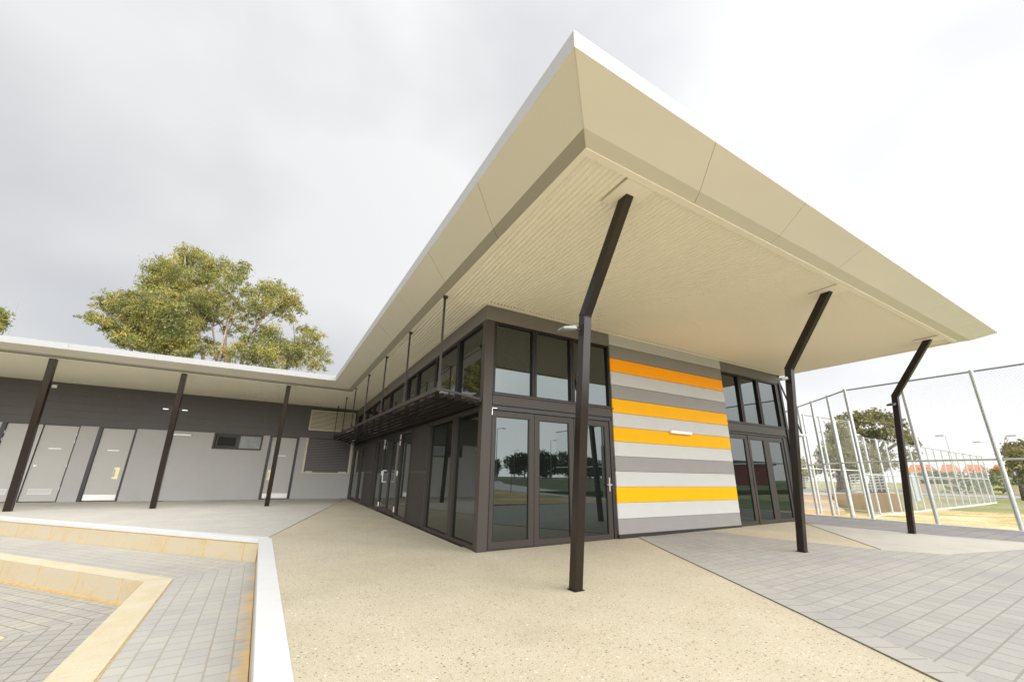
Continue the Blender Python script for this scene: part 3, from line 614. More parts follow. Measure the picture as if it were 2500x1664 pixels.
# wing fascia is level in z as seen: keep it straight
def lerp(a, b, t_): return tuple(a[i] + (b[i] - a[i]) * t_ for i in range(3))
def seg_panels(A, Bq, ts, strip_m, names=('eave_panel', 'fascia_panel')):
    gap = .0035
    def sect(t_): return {k: lerp(A[k], Bq[k], t_) for k in A}
    ln = (Vector(A['F']) - Vector(Bq['F'])).length
    for a, b in zip(ts[:-1], ts[1:]):
        ga = gap / ln if a > 0 else 0; gb = gap / ln if b < 1 else 0
        s0, s1 = sect(a + ga), sect(b - gb)
        up = Vector((0, 0, .012))
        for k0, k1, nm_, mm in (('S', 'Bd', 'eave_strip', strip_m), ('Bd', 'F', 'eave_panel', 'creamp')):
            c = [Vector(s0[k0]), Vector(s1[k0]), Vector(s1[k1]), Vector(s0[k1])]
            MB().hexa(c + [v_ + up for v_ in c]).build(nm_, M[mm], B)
        q = MB(); inn = Vector((.012, 0, 0)) if abs(A['F'][0] - Bq['F'][0]) < 2 else Vector((0, .012, 0))
        c = [Vector(s0['F']), Vector(s1['F']), Vector(s1['T']), Vector(s0['T'])]
        q.hexa(c + [v_ + inn for v_ in c]); q.build(names[1], M['fascia'], B)
    for a, b in zip(ts[:-1], ts[1:]):
        bk = MB(); s0, s1 = sect(max(.0005, a)), sect(min(b, .9995)); up = Vector((0, 0, .0135))
        for k0, k1 in (('S', 'Bd'), ('Bd', 'F')):
            c = [Vector(s0[k0]) + up, Vector(s1[k0]) + up, Vector(s1[k1]) + up, Vector(s0[k1]) + up]; bk.hexa(c + [v_ + up for v_ in c])
        bk.build('eave_backing', M['louvre'], B)
def ts_from(vals, a, b): return [0] + [(v_ - a) / (b - a) for v_ in vals] + [1]
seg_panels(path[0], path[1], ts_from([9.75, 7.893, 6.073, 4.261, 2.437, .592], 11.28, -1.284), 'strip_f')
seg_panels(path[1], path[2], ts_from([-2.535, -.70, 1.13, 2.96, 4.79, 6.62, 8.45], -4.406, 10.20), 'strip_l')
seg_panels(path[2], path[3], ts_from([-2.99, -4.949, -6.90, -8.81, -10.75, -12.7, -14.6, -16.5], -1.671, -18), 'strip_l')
# mitre seam at the front corner
ms = MB(); c1 = path[1]
for a, b in (('S', 'Bd'), ('Bd', 'F'), ('F', 'T')):
    ms.bar(Vector(c1[a]) + Vector((.0, .0, -.003)), Vector(c1[b]) + Vector((0, 0, -.003)), .006)
ms.build('mitre_seam', M['louvre'], B)
rf = MB(); ring = [(10.85, -4.25), (10.85, 16), (2, 20), (-18, 20), (-18, 9.9), (-1.60, 9.9), (-1.25, -4.35)]
rf.prism(ring[::-1], 4.60, 4.64); rf.build('roof', M['fascia'], B)
en = MB(); en.hexa([(X_END, -3.84, 4.24), (10.86, -4.27, 4.48), (10.86, 16, 4.48), (X_END, 16, 4.24), (X_END, -3.84, 4.256), (10.86, -4.27, 4.496), (10.86, 16, 4.496), (X_END, 16, 4.256)]); en.build('eave_panel', M['cream'], B)
# ------------------------------------------------------------------ bent poles carrying the eave
def bent_pole(xl):
    w_ = .110; k = MB()
    base = [(-2.475, -.25), (-2.365, -.25)]; slope_ = (-2.79 + 2.475) / 3.045
    def ring(y0, y1, z0, z1): return [(xl, y0, z0), (xl + w_, y0, z0), (xl + w_, y1, z1), (xl, y1, z1)]
    yb = lambda z: -2.475 + slope_ * z
    lo = MB(); lo.hexa(ring(yb(-.3), yb(-.3) + .112, -.3, -.3) + ring(yb(3.04), yb(3.085) + .112, 3.04, 3.085))
    o = lo.build('pole', M['polem'], B, bevel=.006)
    up = MB(); zt = szf(xl, -3.6) + .0
    up.hexa(ring(yb(3.045), yb(3.09) + .112, 3.045, 3.09) + ring(-3.63, -3.485, zt, zt)); up.build('pole_arm', M['polem'], o, bevel=.006)
    MB().hexa(ring(yb(3.035) - .004, yb(3.08) + .116, 3.038, 3.083) + ring(yb(3.045) - .004, yb(3.09) + .116, 3.047, 3.092)).build('weld', M['bronzed'], o)
    z = gz(xl)
    ft = MB(); ft.box(xl - .012, xl + w_ + .012, -2.49, -2.35, z - .02, z + .006); ft.build('base_plate', M['polem'], o)
    return o
for xl in (.047, 4.67, 9.205): bent_pole(xl)
# straight leaning posts at the wing
for xb, w_ in ((-9.55, .155), (-6.40, .150), (-3.27, .145)):
    q = MB(); z1 = szf(xb, 12) + .01; yb_, yt = 11.36, 10.86
    q.hexa([(xb, yb_, -.1), (xb + w_, yb_, -.1), (xb + w_, yb_ + .15, -.1), (xb, yb_ + .15, -.1), (xb, yt, z1), (xb + w_, yt, z1), (xb + w_, yt + .15, z1), (xb, yt + .15, z1)])
    q.build('post', M['polem'], B, bevel=.006)
    MB().box(xb - .12, xb + w_ + .12, yt - .05, yt + .25, z1 - .034, z1 - .022).build('soffit_plate', M['cream'], B)
# ------------------------------------------------------------------ louvred sunshade on the glazed side
def shade_x(y): return -.785 - .0155 * y
def shade_z(y, f): return (2.545 + .024 * y) * f + (2.445 + .012 * y) * (1 - f)
ss = MB(); y0s, y1s = .06, 15.6
ss.bar((shade_x(y0s), y0s, shade_z(y0s, 1)), (shade_x(y1s), y1s, shade_z(y1s, 1)), .06, .075)
ss.bar((-.01, y0s, shade_z(y0s, 0)), (-.01, y1s, shade_z(y1s, 0)), .06, .09)
arms = [.09, 2.34, 4.69, 7.2, 9.79, 12.25, 15.15]
for y in arms: ss.bar((shade_x(y) + .02, y, shade_z(y, 1) + .01), (-.02, y, shade_z(y, 0) + .01), .035, .04)
sun_sh = ss.build('sunshade', M['bronze'], B, bevel=.003)
for k in range(6):
    f = (k + .5) / 6; b_ = MB(); hw, hh_ = .050, .034
    c0v = Vector((shade_x(y0s) * (1 - f), y0s + .02, shade_z(y0s, 1 - f) - .085)); c1v = Vector((shade_x(y1s) * (1 - f), y1s - .02, shade_z(y1s, 1 - f) - .085))
    prof = [(math.cos(a) * hw * 1.0, math.sin(a) * hh_) for a in np.linspace(0, 2 * math.pi, 12, endpoint=False)]
    rt = math.radians(12); k_ = len(b_.v)
    for c in (c0v, c1v):
        for px_, pz_ in prof: b_.v.append((c.x + px_ * math.cos(rt) - pz_ * math.sin(rt), c.y, c.z + px_ * math.sin(rt) + pz_ * math.cos(rt)))
    for i in range(12): j_ = (i + 1) % 12; b_.f.append((i, j_, 12 + j_, 12 + i))
    b_.f += [tuple(range(12)), tuple(range(12, 24))]
    b_.build('blade', M['bladem'], sun_sh, smooth=False)
for y in arms:
    h = MB(); x = shade_x(y); zt = szf(x, y) - .005
    h.bar((x, y, shade_z(y, 1) + .02), (x - .01, y, zt), .034, .034); h.box(x - .035, x + .035, y - .035, y + .035, zt - .05, zt); h.box(x - .03, x + .03, y - .03, y + .03, shade_z(y, 1) + .02, shade_z(y, 1) + .13)
    h.build('hanger_rod', M['bronze'], sun_sh, bevel=.002)
# east side shade, just visible past the end of the front
es = MB(); es.bar((9.9, .15, 2.50), (11.15, .15, 2.50), .05, .07); es.bar((11.12, .15, 2.50), (11.12, 8, 2.50), .06, .075)
for k in range(8): es.box(10.02 + k * .14, 10.11 + k * .14, .2, 8, 2.46, 2.475)
eo = es.build('sunshade', M['galv'], B)
MB().bar((10.95, .18, 2.55), (10.12, .18, 4.2), .034).build('hanger_rod', M['bronzed'], eo)
# ------------------------------------------------------------------ lights and small fittings
def floodlight(loc, label, hm='galvpipe'):
    t_ = empty('floodlight', loc, label, 'floodlight', 'floodlights fixed to the building posts')
    lx, ly, lz = loc
    br_ = MB(); br_.bar((lx, ly, lz), (lx - .10, ly, lz + .005), .02); br_.box(lx - .008, lx + .008, ly - .035, ly + .035, lz - .06, lz + .07); br_.build('bracket', M['bronzed'], t_)
    h = MB(); h.hexa([(lx - .31, ly - .065, lz - .055), (lx - .10, ly - .065, lz - .02), (lx - .10, ly + .065, lz - .02), (lx - .31, ly + .065, lz - .055), (lx - .30, ly - .06, lz - .02), (lx - .12, ly - .06, lz + .03), (lx - .12, ly + .06, lz + .03), (lx - .30, ly + .06, lz - .02)])
    h.build('housing', M[hm], t_, bevel=.01)
    MB().hexa([(lx - .29, ly - .05, lz - .058), (lx - .12, ly - .05, lz - .030), (lx - .12, ly + .05, lz - .030), (lx - .29, ly + .05, lz - .058), (lx - .29, ly - .05, lz - .053), (lx - .12, ly - .05, lz - .025), (lx - .12, ly + .05, lz - .025), (lx - .29, ly + .05, lz - .053)]).build('lens', M['frost'], t_)
    return t_
floodlight((.045, -2.72, 2.87), 'small silver floodlight on the nearest bent pole, just above the glass doors')
floodlight((4.668, -2.71, 2.87), 'small silver floodlight on the middle bent pole of the front eave')
floodlight((9.203, -2.71, 2.87), 'small dark floodlight on the farthest bent pole, seen against the sky', 'bronzed')
fl = empty('twin_spotlight', (-6.33, 11.1, 3.16), 'twin head spotlight on the middle leaning post of the grey wing', 'spotlight')
q = MB(); q.bar((-6.62, 11.02, 3.16), (-6.02, 11.02, 3.16), .03); q.build('bracket', M['bronzed'], fl)
for s in (-1, 1): MB().box(-6.33 + s * .25 - .07, -6.33 + s * .25 + .07, 10.98, 11.06, 3.12, 3.15).build('lamp_head', M['white'], fl, bevel=.008)
def batten(Mp, u0, u1, z0, z1, label):
    c = Mp((u0 + u1) / 2, 0, (z0 + z1) / 2); t_ = empty('wall_light', c, label, 'wall light')
    MB().m(Mp, u0 + .02, u1 - .02, z0 + .005, z1 - .005, .018, .045).build('housing', M['white'], t_)
    MB().m(Mp, u0, u1, z0, z1, .045, .10).build('diffuser', M['white'], t_, bevel=.02)
batten(FR, 4.66, 5.38, 2.14, 2.215, 'white batten light fixed across the yellow and grey stripes')
batten(WG, -7.30, -6.55, 2.60, 2.68, 'white batten light on the light grey wing wall beside a leaning post')
MB_ = MB().m(WG, -11.14, -11.0, 4.18, 4.30, .012, .06).build('sensor_box', M['white'], None, bevel=.006); tag(MB_, 'small white sensor box high on the dark boards of the wing', 'sensor')

# ------------------------------------------------------------------ chain link fences
def mesh_wires(mb, a, b, z0a, z1a, z0b, z1b, sp, r=.0016):
    a = Vector((a[0], a[1], 0)); b = Vector((b[0], b[1], 0)); Ln = (b - a).length; d = (b - a) / Ln; H = min(z1a - z0a, z1b - z0b)
    n = int((Ln + H) / sp)
    for i in range(n):
        s = -H + i * sp
        for sg in (1, -1):
            s0, s1 = (s, s + H) if sg > 0 else (s + H, s)
            h0, h1 = 0.0, H
            # clip to 0..Ln
            def clipit(p0, p1):
                (u0, v0), (u1, v1) = p0, p1
                if u0 > u1: (u0, v0), (u1, v1) = (u1, v1), (u0, v0)
                if u1 <= 0 or u0 >= Ln: return None
                if u0 < 0: v0 += (v1 - v0) * (0 - u0) / (u1 - u0); u0 = 0
                if u1 > Ln: v1 = v0 + (v1 - v0) * (Ln - u0) / (u1 - u0); u1 = Ln
                return (u0, v0), (u1, v1)
            c = clipit((s0, 0.0), (s1, H))
            if not c: continue
            P = []
            for (u, v_) in c: q = a + d * u; zz = (z0a + (z0b - z0a) * u / Ln) + v_; P.append((q.x, q.y, zz))
            mb.bar(P[0], P[1], 2 * r, n=3)
def fence(name, label, pts, zb, zt, posts, sp, pr=.045, rails=(1.0,), wr=.0016, railr=.022, group=None):
    t_ = empty(name, (pts[0][0], pts[0][1], zb(*pts[0])), label, 'fence', group)
    for q in posts:
        p_ = MB(); p_.tube([(q[0], q[1], zb(*q) - .2), (q[0], q[1], zt + .03)], pr, 12); p_.tube([(q[0], q[1], zt + .03), (q[0], q[1], zt + .05)], [pr * 1.1, pr * .5], 12); p_.build('post', M['galv'], t_, smooth=False)
    for z_ in rails:
        r_ = MB()
        for a, b in zip(pts[:-1], pts[1:]): r_.tube([(*a, z_), (*b, z_)], railr, 8)
        r_.build('rail', M['galv'] if z_ < zt - .05 else M['galvpipe'], t_)
    m_ = MB()
    for a, b in zip(pts[:-1], pts[1:]): mesh_wires(m_, a, b, zb(*a) + .02, zt, zb(*b) + .02, zt, sp, wr)
    m_.build('wire_mesh', M['wire'], t_, recalc=False)
    return t_
fz = lambda x, y: max(slope(x, y), -.6)
fpts = [(12.0, -15.0), (12.12, -3.50), (12.15, -.72), (12.83, .06), (14.20, 1.67), (17.5, 5.4)]
fposts = [(12.03, -10.6), (12.05, -9.2), (12.07, -7.8), (12.1, -6.4), (12.1, -4.95), (12.12, -3.50), (12.3, -2.04), (12.15, -.72), (12.83, .06), (13.5, .87), (14.2, 1.67), (15.3, 2.9), (16.4, 4.15)]
fence('chain_link_fence', 'tall galvanised chain link fence close behind the dark path, tallest of the fences', fpts, lambda x, y: .05 if x < 12.5 else fz(x, y), 3.90, fposts, .075, .050, (1.71, 3.90), .0010, .024)
q = [(-2.81 + .932 * (a - -2.81) , -6.28 + .932 * (b + 6.28)) for a, b in ((17.718, 3.169), (19.113, 3.13), (20.594, 3.136), (21.951, 3.059))]
fence('chain_link_fence', 'tall chain link fence run in front of the limestone steps, behind the nearest fence', [(13.2, 2.6)] + q, lambda x, y: -.45, 3.88, q, .10, .045, (1.62, 3.88), .0010, .022)
rx = [14.278, 15.432, 16.556, 18.678, 19.831, 21.1, 22.3, 23.4, 24.6, 25.8, 27.0, 28.3, 29.6, 30.9, 32.05]; ry = [-.143, -.082, .039, .25, .35, .45, .52, .57, .62, .66, .70, .74, .78, .82, .857]
lp = [(CAM.x + (a - CAM.x) * 1.455, CAM.y + (b - CAM.y) * 1.455) for a, b in zip(rx, ry)]
fence('chain_link_fence', 'long lower chain link fence running away to the right across the dry lawn', [q[-1]] + [lp[0], lp[-1]], lambda x, y: -.42, 3.24, lp, .12, .042, (1.45, 3.24), .0014, .022)
tag(MB().bar((*q[-1], -.40), (*lp[-1], -.40), .18, .08).build('fence_kerb', M['conc']), kind='structure')
# ------------------------------------------------------------------ sunken steps beyond the fence
U = Vector((.896, .445)); W = Vector((.6, -.8)); CXY = Vector((CAM.x, CAM.y))
def rowp(d, s): v_ = CXY + U * d + W * s; return (v_.x, v_.y)
st = empty('limestone_steps', (*rowp(32, 0), -.9), 'broad tan limestone steps of the sunken seating area seen through the fence', 'steps')
for d, zt, zb in ((32, -.57, -1.0), (37, -.325, -.9), (42.3, -.0, -.7)):
    MB().prism([rowp(d, -14), rowp(d, 2.2), rowp(d + .4, 2.2), rowp(d + .4, -14)][::-1], zb, zt).build('riser', M['limefar'], st, bevel=.01)
MB().prism([rowp(42.25, -14), rowp(42.25, 2.2), rowp(42.75, 2.2), rowp(42.75, -14)][::-1], -.0, .05).build('coping', M['conc'], st)
tag(MB().prism([rowp(32.4, -14), rowp(32.4, 2.2), rowp(37, 2.2), rowp(37, -14)][::-1], -.8, -.58).build('seating_paving', M['road']), kind='structure')
tag(MB().prism([rowp(37.4, -14), rowp(37.4, 2.2), rowp(42.3, 2.2), rowp(42.3, -14)][::-1], -.6, -.335).build('seating_paving', M['road']), kind='structure')
tag(MB().prism([rowp(16, -14), rowp(16, 4), rowp(32, 4), rowp(32, -14)][::-1], -1.2, -.93).build('seating_floor', M['road']), kind='structure')
tag(MB().prism([rowp(42.7, -30), rowp(42.7, 2.6), rowp(64, 6), rowp(64, -30)][::-1], -.3, .0).build('upper_paving', M['road']), kind='structure')
sw2 = empty('side_wall', (*rowp(38, 2.4), -.9), 'orange tan limestone side wall closing the right end of the sunken steps', 'wall')
MB().hexa([(*rowp(42.6, 2.2), -.9), (*rowp(42.6, 2.7), -.9), (32.6, 5.4, -.9), (32.1, 5.0, -.9), (*rowp(42.6, 2.2), .12), (*rowp(42.6, 2.7), .12), (32.6, 5.4, .42), (32.1, 5.0, .42)]).build('block', M['limefar'], sw2)
if 0: MB().hexa([(27.2, 5.9, -1.0), (32.1, 5.0, -.9), (32.4, 5.5, -.9), (27.5, 6.4, -1.0), (27.2, 5.9, -.55), (32.1, 5.0, .0), (32.4, 5.5, .0), (27.5, 6.4, -.55)]).build('block', M['limefar'], sw2)
def railing(label, a, b, z0a, z1a, z0b, z1b, n=8, rails=6):
    t_ = empty('railing', (a.x, a.y, z0a), label, 'railing')
    for i in range(n):
        f = i / (n - 1); p_ = a.lerp(b, f); MB().bar((p_.x, p_.y, z0a + (z0b - z0a) * f), (p_.x, p_.y, z1a + (z1b - z1a) * f), .07).build('post', M['galv'], t_)
    r_ = MB()
    for k in range(rails):
        f = (k + 1) / rails; r_.bar((a.x, a.y, z0a + (z1a - z0a) * f), (b.x, b.y, z0b + (z1b - z0b) * f), .05)
    r_.build('rail', M['galv'], t_)
railing('white metal railing above the limestone steps, left run behind the fence posts', Vector((56, 31)), Vector((71, 25.5)), .0, 1.55, .0, 1.6)
railing('white metal railing right of the big tree trunk above the side wall', at(2078, 1180, 52), at(2172, 1180, 55), .15, 1.72, .2, 1.9, 9)

# ------------------------------------------------------------------ trees
def leaves(name, mat_, parent, clumps, n_per, size, aspect=.35, droop=.4, flat_=.75, shell=.55):
    V = []; F = []
    for (c, r) in clumps:
        n = max(8, int(n_per * r ** 2))
        # sub-tufts inside each clump make light and dark masses and an uneven outline
        nt_ = max(8, int(30 * r ** .8)); dirs = RNG.normal(size=(nt_, 3)); dirs /= np.linalg.norm(dirs, axis=1)[:, None]
        rad = r * (RNG.random(nt_) ** .45) * .95; tc_ = np.array(c) + dirs * rad[:, None] * np.array([1, 1, flat_])
        k = RNG.integers(0, nt_, n); tr_ = r * RNG.uniform(.13, .40, nt_)
        p = tc_[k] + RNG.normal(size=(n, 3)) * (tr_[k] * .6)[:, None] * np.array([1, 1, .8])
        d = RNG.normal(size=(n, 3)); d[:, 2] -= droop; d /= np.linalg.norm(d, axis=1)[:, None]
        e_ = RNG.normal(size=(n, 3)); e_ -= (e_ * d).sum(1)[:, None] * d; e_ /= np.linalg.norm(e_, axis=1)[:, None]
        s = size * RNG.uniform(.6, 1.35, n)[:, None]
        q = np.stack([p - d * s * .5, p + e_ * s * aspect * .5, p + d * s * .5, p - e_ * s * aspect * .5], 1)
        V.append(q.reshape(-1, 3))
    V = np.concatenate(V); nf = len(V) // 4
    me = bpy.data.meshes.new(name); me.vertices.add(len(V)); me.vertices.foreach_set('co', V.ravel().astype(np.float32))
    me.loops.add(len(V)); me.loops.foreach_set('vertex_index', np.arange(len(V), dtype=np.int32)); me.polygons.add(nf)
    me.polygons.foreach_set('loop_start', np.arange(0, len(V), 4, dtype=np.int32)); me.polygons.foreach_set('loop_total', np.full(nf, 4, dtype=np.int32))
    me.update(); me.validate(); me.materials.append(mat_)
    o = bpy.data.objects.new(name, me); COL.objects.link(o)
    if parent: o.parent = parent; o.matrix_parent_inverse = Matrix.Translation(-Vector(origin(parent)))
    return o
def zt_(x, y): return (180 + x * 670 / 2356, 580 + y * 670 / 2356)
D0 = 31.0
def tree_px(name, label, zoomf, clumps, stems, D, spread, mats, n_per, size, base, group=None, scale=None, rad_k=1.0, trunk_k=1.0, **kw):
    sc_ = scale
    cl = []
    for (x, y, r) in clumps:
        px, py = zoomf(x, y); dd = D + RNG.uniform(-spread, spread); c = at(px, py, dd)
        cl.append((tuple(c), r * sc_ * rad_k))
    p0 = at(*zoomf(*stems[0][0][0]), D); base = (p0.x, p0.y, -.4)
    t_ = empty(name, base, label, 'tree', group)
    tk = MB()
    for pts, r0, r1 in stems:
        P = []
        for i, (x, y) in enumerate(pts):
            px, py = zoomf(x, y); P.append(at(px, py, D + .8 * math.sin(i * 1.7 + pts[0][0])))
        if P[0].z > 0: P = [Vector((P[0].x, P[0].y, -.4))] + P
        r0, r1 = r0 * trunk_k, r1 * trunk_k; rs = [r0 + (r1 - r0) * i / (len(P) - 1) for i in range(len(P))]
        tk.tube(P, rs, 8)
    # twigs from every clump towards the nearest stem point
    allp = [Vector(v_) for v_ in tk.v[::8]]
    for c, r in cl:
        cv = Vector(c); near = min(allp, key=lambda v_: (v_ - cv).length + (2 if v_.z > cv.z else 0)); mid = near.lerp(cv, .5) + Vector((0, 0, .15 * r)); tk.tube([near, mid, cv], [.035, .025, .010], 5)
    tk.build('trunk', M[mats[1]], t_, smooth=True)
    leaves('crown', M[mats[0]], t_, cl, n_per, size, **kw)
    return t_
gumc = [(950, 135, 55), (1060, 150, 50), (1045, 200, 75), (800, 215, 50), (700, 265, 55), (760, 300, 60), (880, 240, 60), (960, 260, 70), (1110, 260, 80), (1190, 230, 75), (650, 390, 55), (720, 400, 65), (830, 370, 65), (920, 400, 70), (1040, 380, 80), (1140, 360, 75), (1210, 330, 55), (660, 450, 45), (1330, 250, 50), (1400, 300, 70), (1450, 260, 45), (1340, 340, 55), (1420, 370, 50), (1300, 440, 60), (1460, 450, 45), (300, 540, 50), (230, 570, 40), (400, 540, 60), (470, 510, 45), (560, 560, 60), (640, 560, 70), (480, 600, 60), (720, 540, 80), (820, 560, 85), (930, 530, 80), (1050, 520, 80), (1150, 540, 80), (1230, 570, 65), (130, 680, 40), (210, 700, 45), (280, 730, 50), (370, 640, 55), (450, 680, 65), (550, 700, 75), (660, 680, 85), (780, 680, 90), (900, 660, 90), (1020, 640, 80), (1130, 640, 75), (1220, 660, 60), (330, 780, 40), (400, 820, 50), (460, 860, 55), (560, 800, 80), (680, 800, 90), (800, 800, 90), (920, 780, 90), (1010, 740, 65), (1090, 720, 60), (420, 900, 40), (530, 900, 65), (640, 910, 75), (760, 900, 80), (880, 880, 85), (980, 860, 65), (700, 960, 60), (850, 960, 70), (960, 980, 60), (1330, 620, 45), (1380, 700, 40), (1200, 720, 35), (1270, 520, 45), (1290, 640, 40), (1390, 560, 45), (1460, 620, 40), (1500, 700, 40), (1340, 800, 40), (1440, 780, 45), (1160, 900, 45), (1190, 960, 45), (1060, 960, 40)]
gum2 = [(1560, 480, 60), (1640, 450, 60), (1720, 440, 60), (1790, 470, 60), (1860, 510, 60), (1900, 560, 50), (1560, 580, 60), (1660, 560, 65), (1760, 560, 65), (1850, 600, 55), (1960, 630, 35), (1560, 660, 45), (1800, 670, 45), (1880, 710, 30), (1700, 640, 45), (1600, 800, 50), (1680, 810, 60), (1650, 880, 60), (1560, 950, 65), (1480, 860, 45), (1450, 960, 60), (1380, 1000, 55), (1280, 1020, 55), (1640, 980, 70), (1740, 900, 65), (1560, 1050, 60), (1740, 1000, 70), (1840, 940, 65), (1960, 800, 40), (2030, 800, 45), (2080, 850, 50), (1980, 880, 50), (1920, 950, 60), (2040, 950, 60), (2130, 980, 55), (2160, 1050, 40), (1850, 1050, 60), (1960, 1050, 60), (2060, 1080, 50), (1700, 1080, 50), (2130, 1120, 30)]
S1 = 670 / 2356 * D0 / FPX * 1.08
tree_px('gum_tree', 'big gum tree with orange tinted foliage behind the wing roof, left and highest crown', zt_, gumc,
    [([(1000, 1300), (1000, 1000), (1010, 760), (1000, 600), (985, 420), (960, 240)], .34, .05), ([(1120, 1300), (1110, 1000), (1060, 760), (1110, 560), (1180, 330)], .26, .05), ([(790, 1250), (790, 960), (760, 760), (700, 560), (720, 400)], .2, .04), ([(560, 1200), (480, 900), (330, 740), (150, 690)], .14, .02), ([(1240, 1250), (1215, 940), (1190, 760), (1210, 650)], .16, .04), ([(1310, 1250), (1300, 880), (1325, 700), (1365, 470), (1400, 280)], .22, .04), ([(1300, 850), (1250, 730), (1180, 640)], .1, .03), ([(640, 1100), (560, 720), (420, 560), (250, 560)], .1, .02)],
    D0, 2.6, ('gum', 'bark'), 1650, .135, (-9.3, 23.2, -.3), scale=S1, rad_k=1.34, trunk_k=.6, aspect=.36, droop=.9)
tree_px('gum_tree', 'smaller yellow green gum tree with bare forking limbs, right of the highest crown', zt_, gum2,
    [([(1420, 1250), (1450, 940), (1530, 820), (1620, 690), (1740, 600), (1800, 500)], .20, .03), ([(1500, 860), (1560, 760), (1610, 640), (1620, 500)], .09, .02), ([(1330, 700), (1420, 610), (1520, 560)], .08, .03), ([(1560, 800), (1680, 710), (1790, 650)], .07, .02), ([(1700, 1250), (1760, 1000), (1900, 900), (2060, 850)], .12, .02)],
    D0 - 1, 2.2, ('gum', 'bark'), 1650, .135, (-3.2, 23.0, -.3), scale=S1, rad_k=1.34, trunk_k=.6, aspect=.36, droop=.9)
lt = lambda x, y: (x * 120 / 1344, 720 + y * 140 / 1568)
tree_px('gum_tree', 'dark leafed tree cut off by the left edge of the picture', lt, [(-60, 380, 110), (-40, 600, 120), (30, 400, 50), (50, 640, 60), (-80, 800, 130), (-200, 500, 200), (-250, 800, 220)], [([(-200, 1300), (-180, 700), (-100, 400)], .2, .05)], 32, 1.2, ('gum', 'bark'), 1500, .18, (-19.6, 22.5, -.3), scale=120 / 1344 * 32 / FPX, aspect=.35, droop=.8)
# right side big fig and the softer trees below it (t1 crop coordinates)
t1 = lambda x, y: (1940 + x * 300 / 1384, 960 + y * 300 / 1384)
figc = [(540, 280, 45), (600, 250, 40), (680, 260, 50), (760, 250, 50), (860, 220, 50), (880, 260, 55), (960, 250, 50), (1040, 260, 50), (720, 330, 55), (820, 320, 50), (660, 330, 45), (1000, 330, 45), (1080, 330, 50), (1150, 330, 50), (1200, 360, 40), (740, 420, 50), (820, 440, 50), (900, 430, 55), (980, 450, 50), (1060, 450, 50), (1130, 430, 50), (1220, 440, 45), (780, 500, 35), (900, 500, 35), (1020, 520, 35), (1180, 510, 40), (1260, 480, 50), (1310, 520, 45), (1340, 560, 40), (1240, 560, 35), (1250, 690, 30), (1350, 680, 40), (1340, 740, 30), (1240, 620, 25)]
S2 = 300 / 1384 * 60 / FPX * 1.12
tree_px('fig_tree', 'broad spreading dark green tree seen through the tall fence between the poles', t1, figc,
    [([(900, 1150), (920, 800), (900, 600), (850, 400)], .6, .12), ([(920, 800), (1040, 640), (1180, 540), (1300, 600)], .28, .06), ([(900, 620), (760, 470), (660, 360)], .25, .06), ([(930, 700), (1020, 520), (1080, 380)], .25, .06)],
    60, 3, ('fig', 'barkd'), 260, .32, (52.5, 18.5, -.3), rad_k=1.12, scale=S2, aspect=.5, droop=.2, flat_=.7)
softc = [(400, 420, 55), (430, 380, 45), (500, 340, 50), (540, 400, 60), (460, 470, 60), (400, 520, 55), (520, 520, 75), (600, 480, 60), (440, 600, 70), (360, 620, 50), (560, 620, 80), (640, 580, 60), (320, 700, 50), (400, 720, 65), (500, 720, 75), (600, 720, 75), (680, 680, 60), (290, 790, 45), (360, 830, 55), (460, 840, 70), (560, 840, 75), (660, 820, 70), (230, 860, 45), (740, 640, 55), (760, 740, 60), (760, 840, 60), (840, 620, 45), (860, 720, 55), (860, 820, 55), (940, 660, 45), (960, 760, 50), (960, 850, 45), (1050, 700, 45), (1080, 800, 45), (540, 940, 55), (620, 920, 55), (720, 920, 45)]
tree_px('soft_leafed_tree', 'tall pale grey green tree behind the left fence posts, wrapped around a thick trunk', t1, softc,
    [([(545, 1080), (540, 900), (540, 600), (520, 400)], .8, .1)], 57, 3, ('pine', 'barkd'), 330, .30, (50.5, 19.0, -.3), rad_k=1.25, scale=S2 * .95, aspect=.35, droop=.9)
tree_px('pine_tree', 'distant small tree low beside the third pole, far left of the fence view', t1, [(80, 780, 50), (110, 850, 60), (40, 840, 60), (180, 880, 50), (100, 920, 60)], [([(100, 1080), (100, 850)], .3, .1)], 90, 3, ('pine', 'barkd'), 80, .6, (76, 38, -.3), scale=300 / 1384 * 90 / FPX * 1.1)
u = lambda x, y: (1900 + x * 600 / 2091, 850 + y * 600 / 2091)
tree_px('round_tree', 'dark bushy tree at the right edge of the picture behind the fence', u, [(1960, 850, 35), (1990, 880, 40), (1950, 920, 30), (2040, 840, 45), (2080, 820, 40), (2040, 900, 50), (2090, 880, 50), (2010, 960, 45), (2080, 960, 55), (2140, 880, 70), (2060, 1030, 45), (2130, 1000, 70)], [([(2070, 1150), (2060, 950)], .35, .15)], 62, 3, ('fig', 'barkd'), 260, .38, (57, 5.5, -.4), scale=600 / 2091 * 62 / FPX * 1.1, aspect=.45)
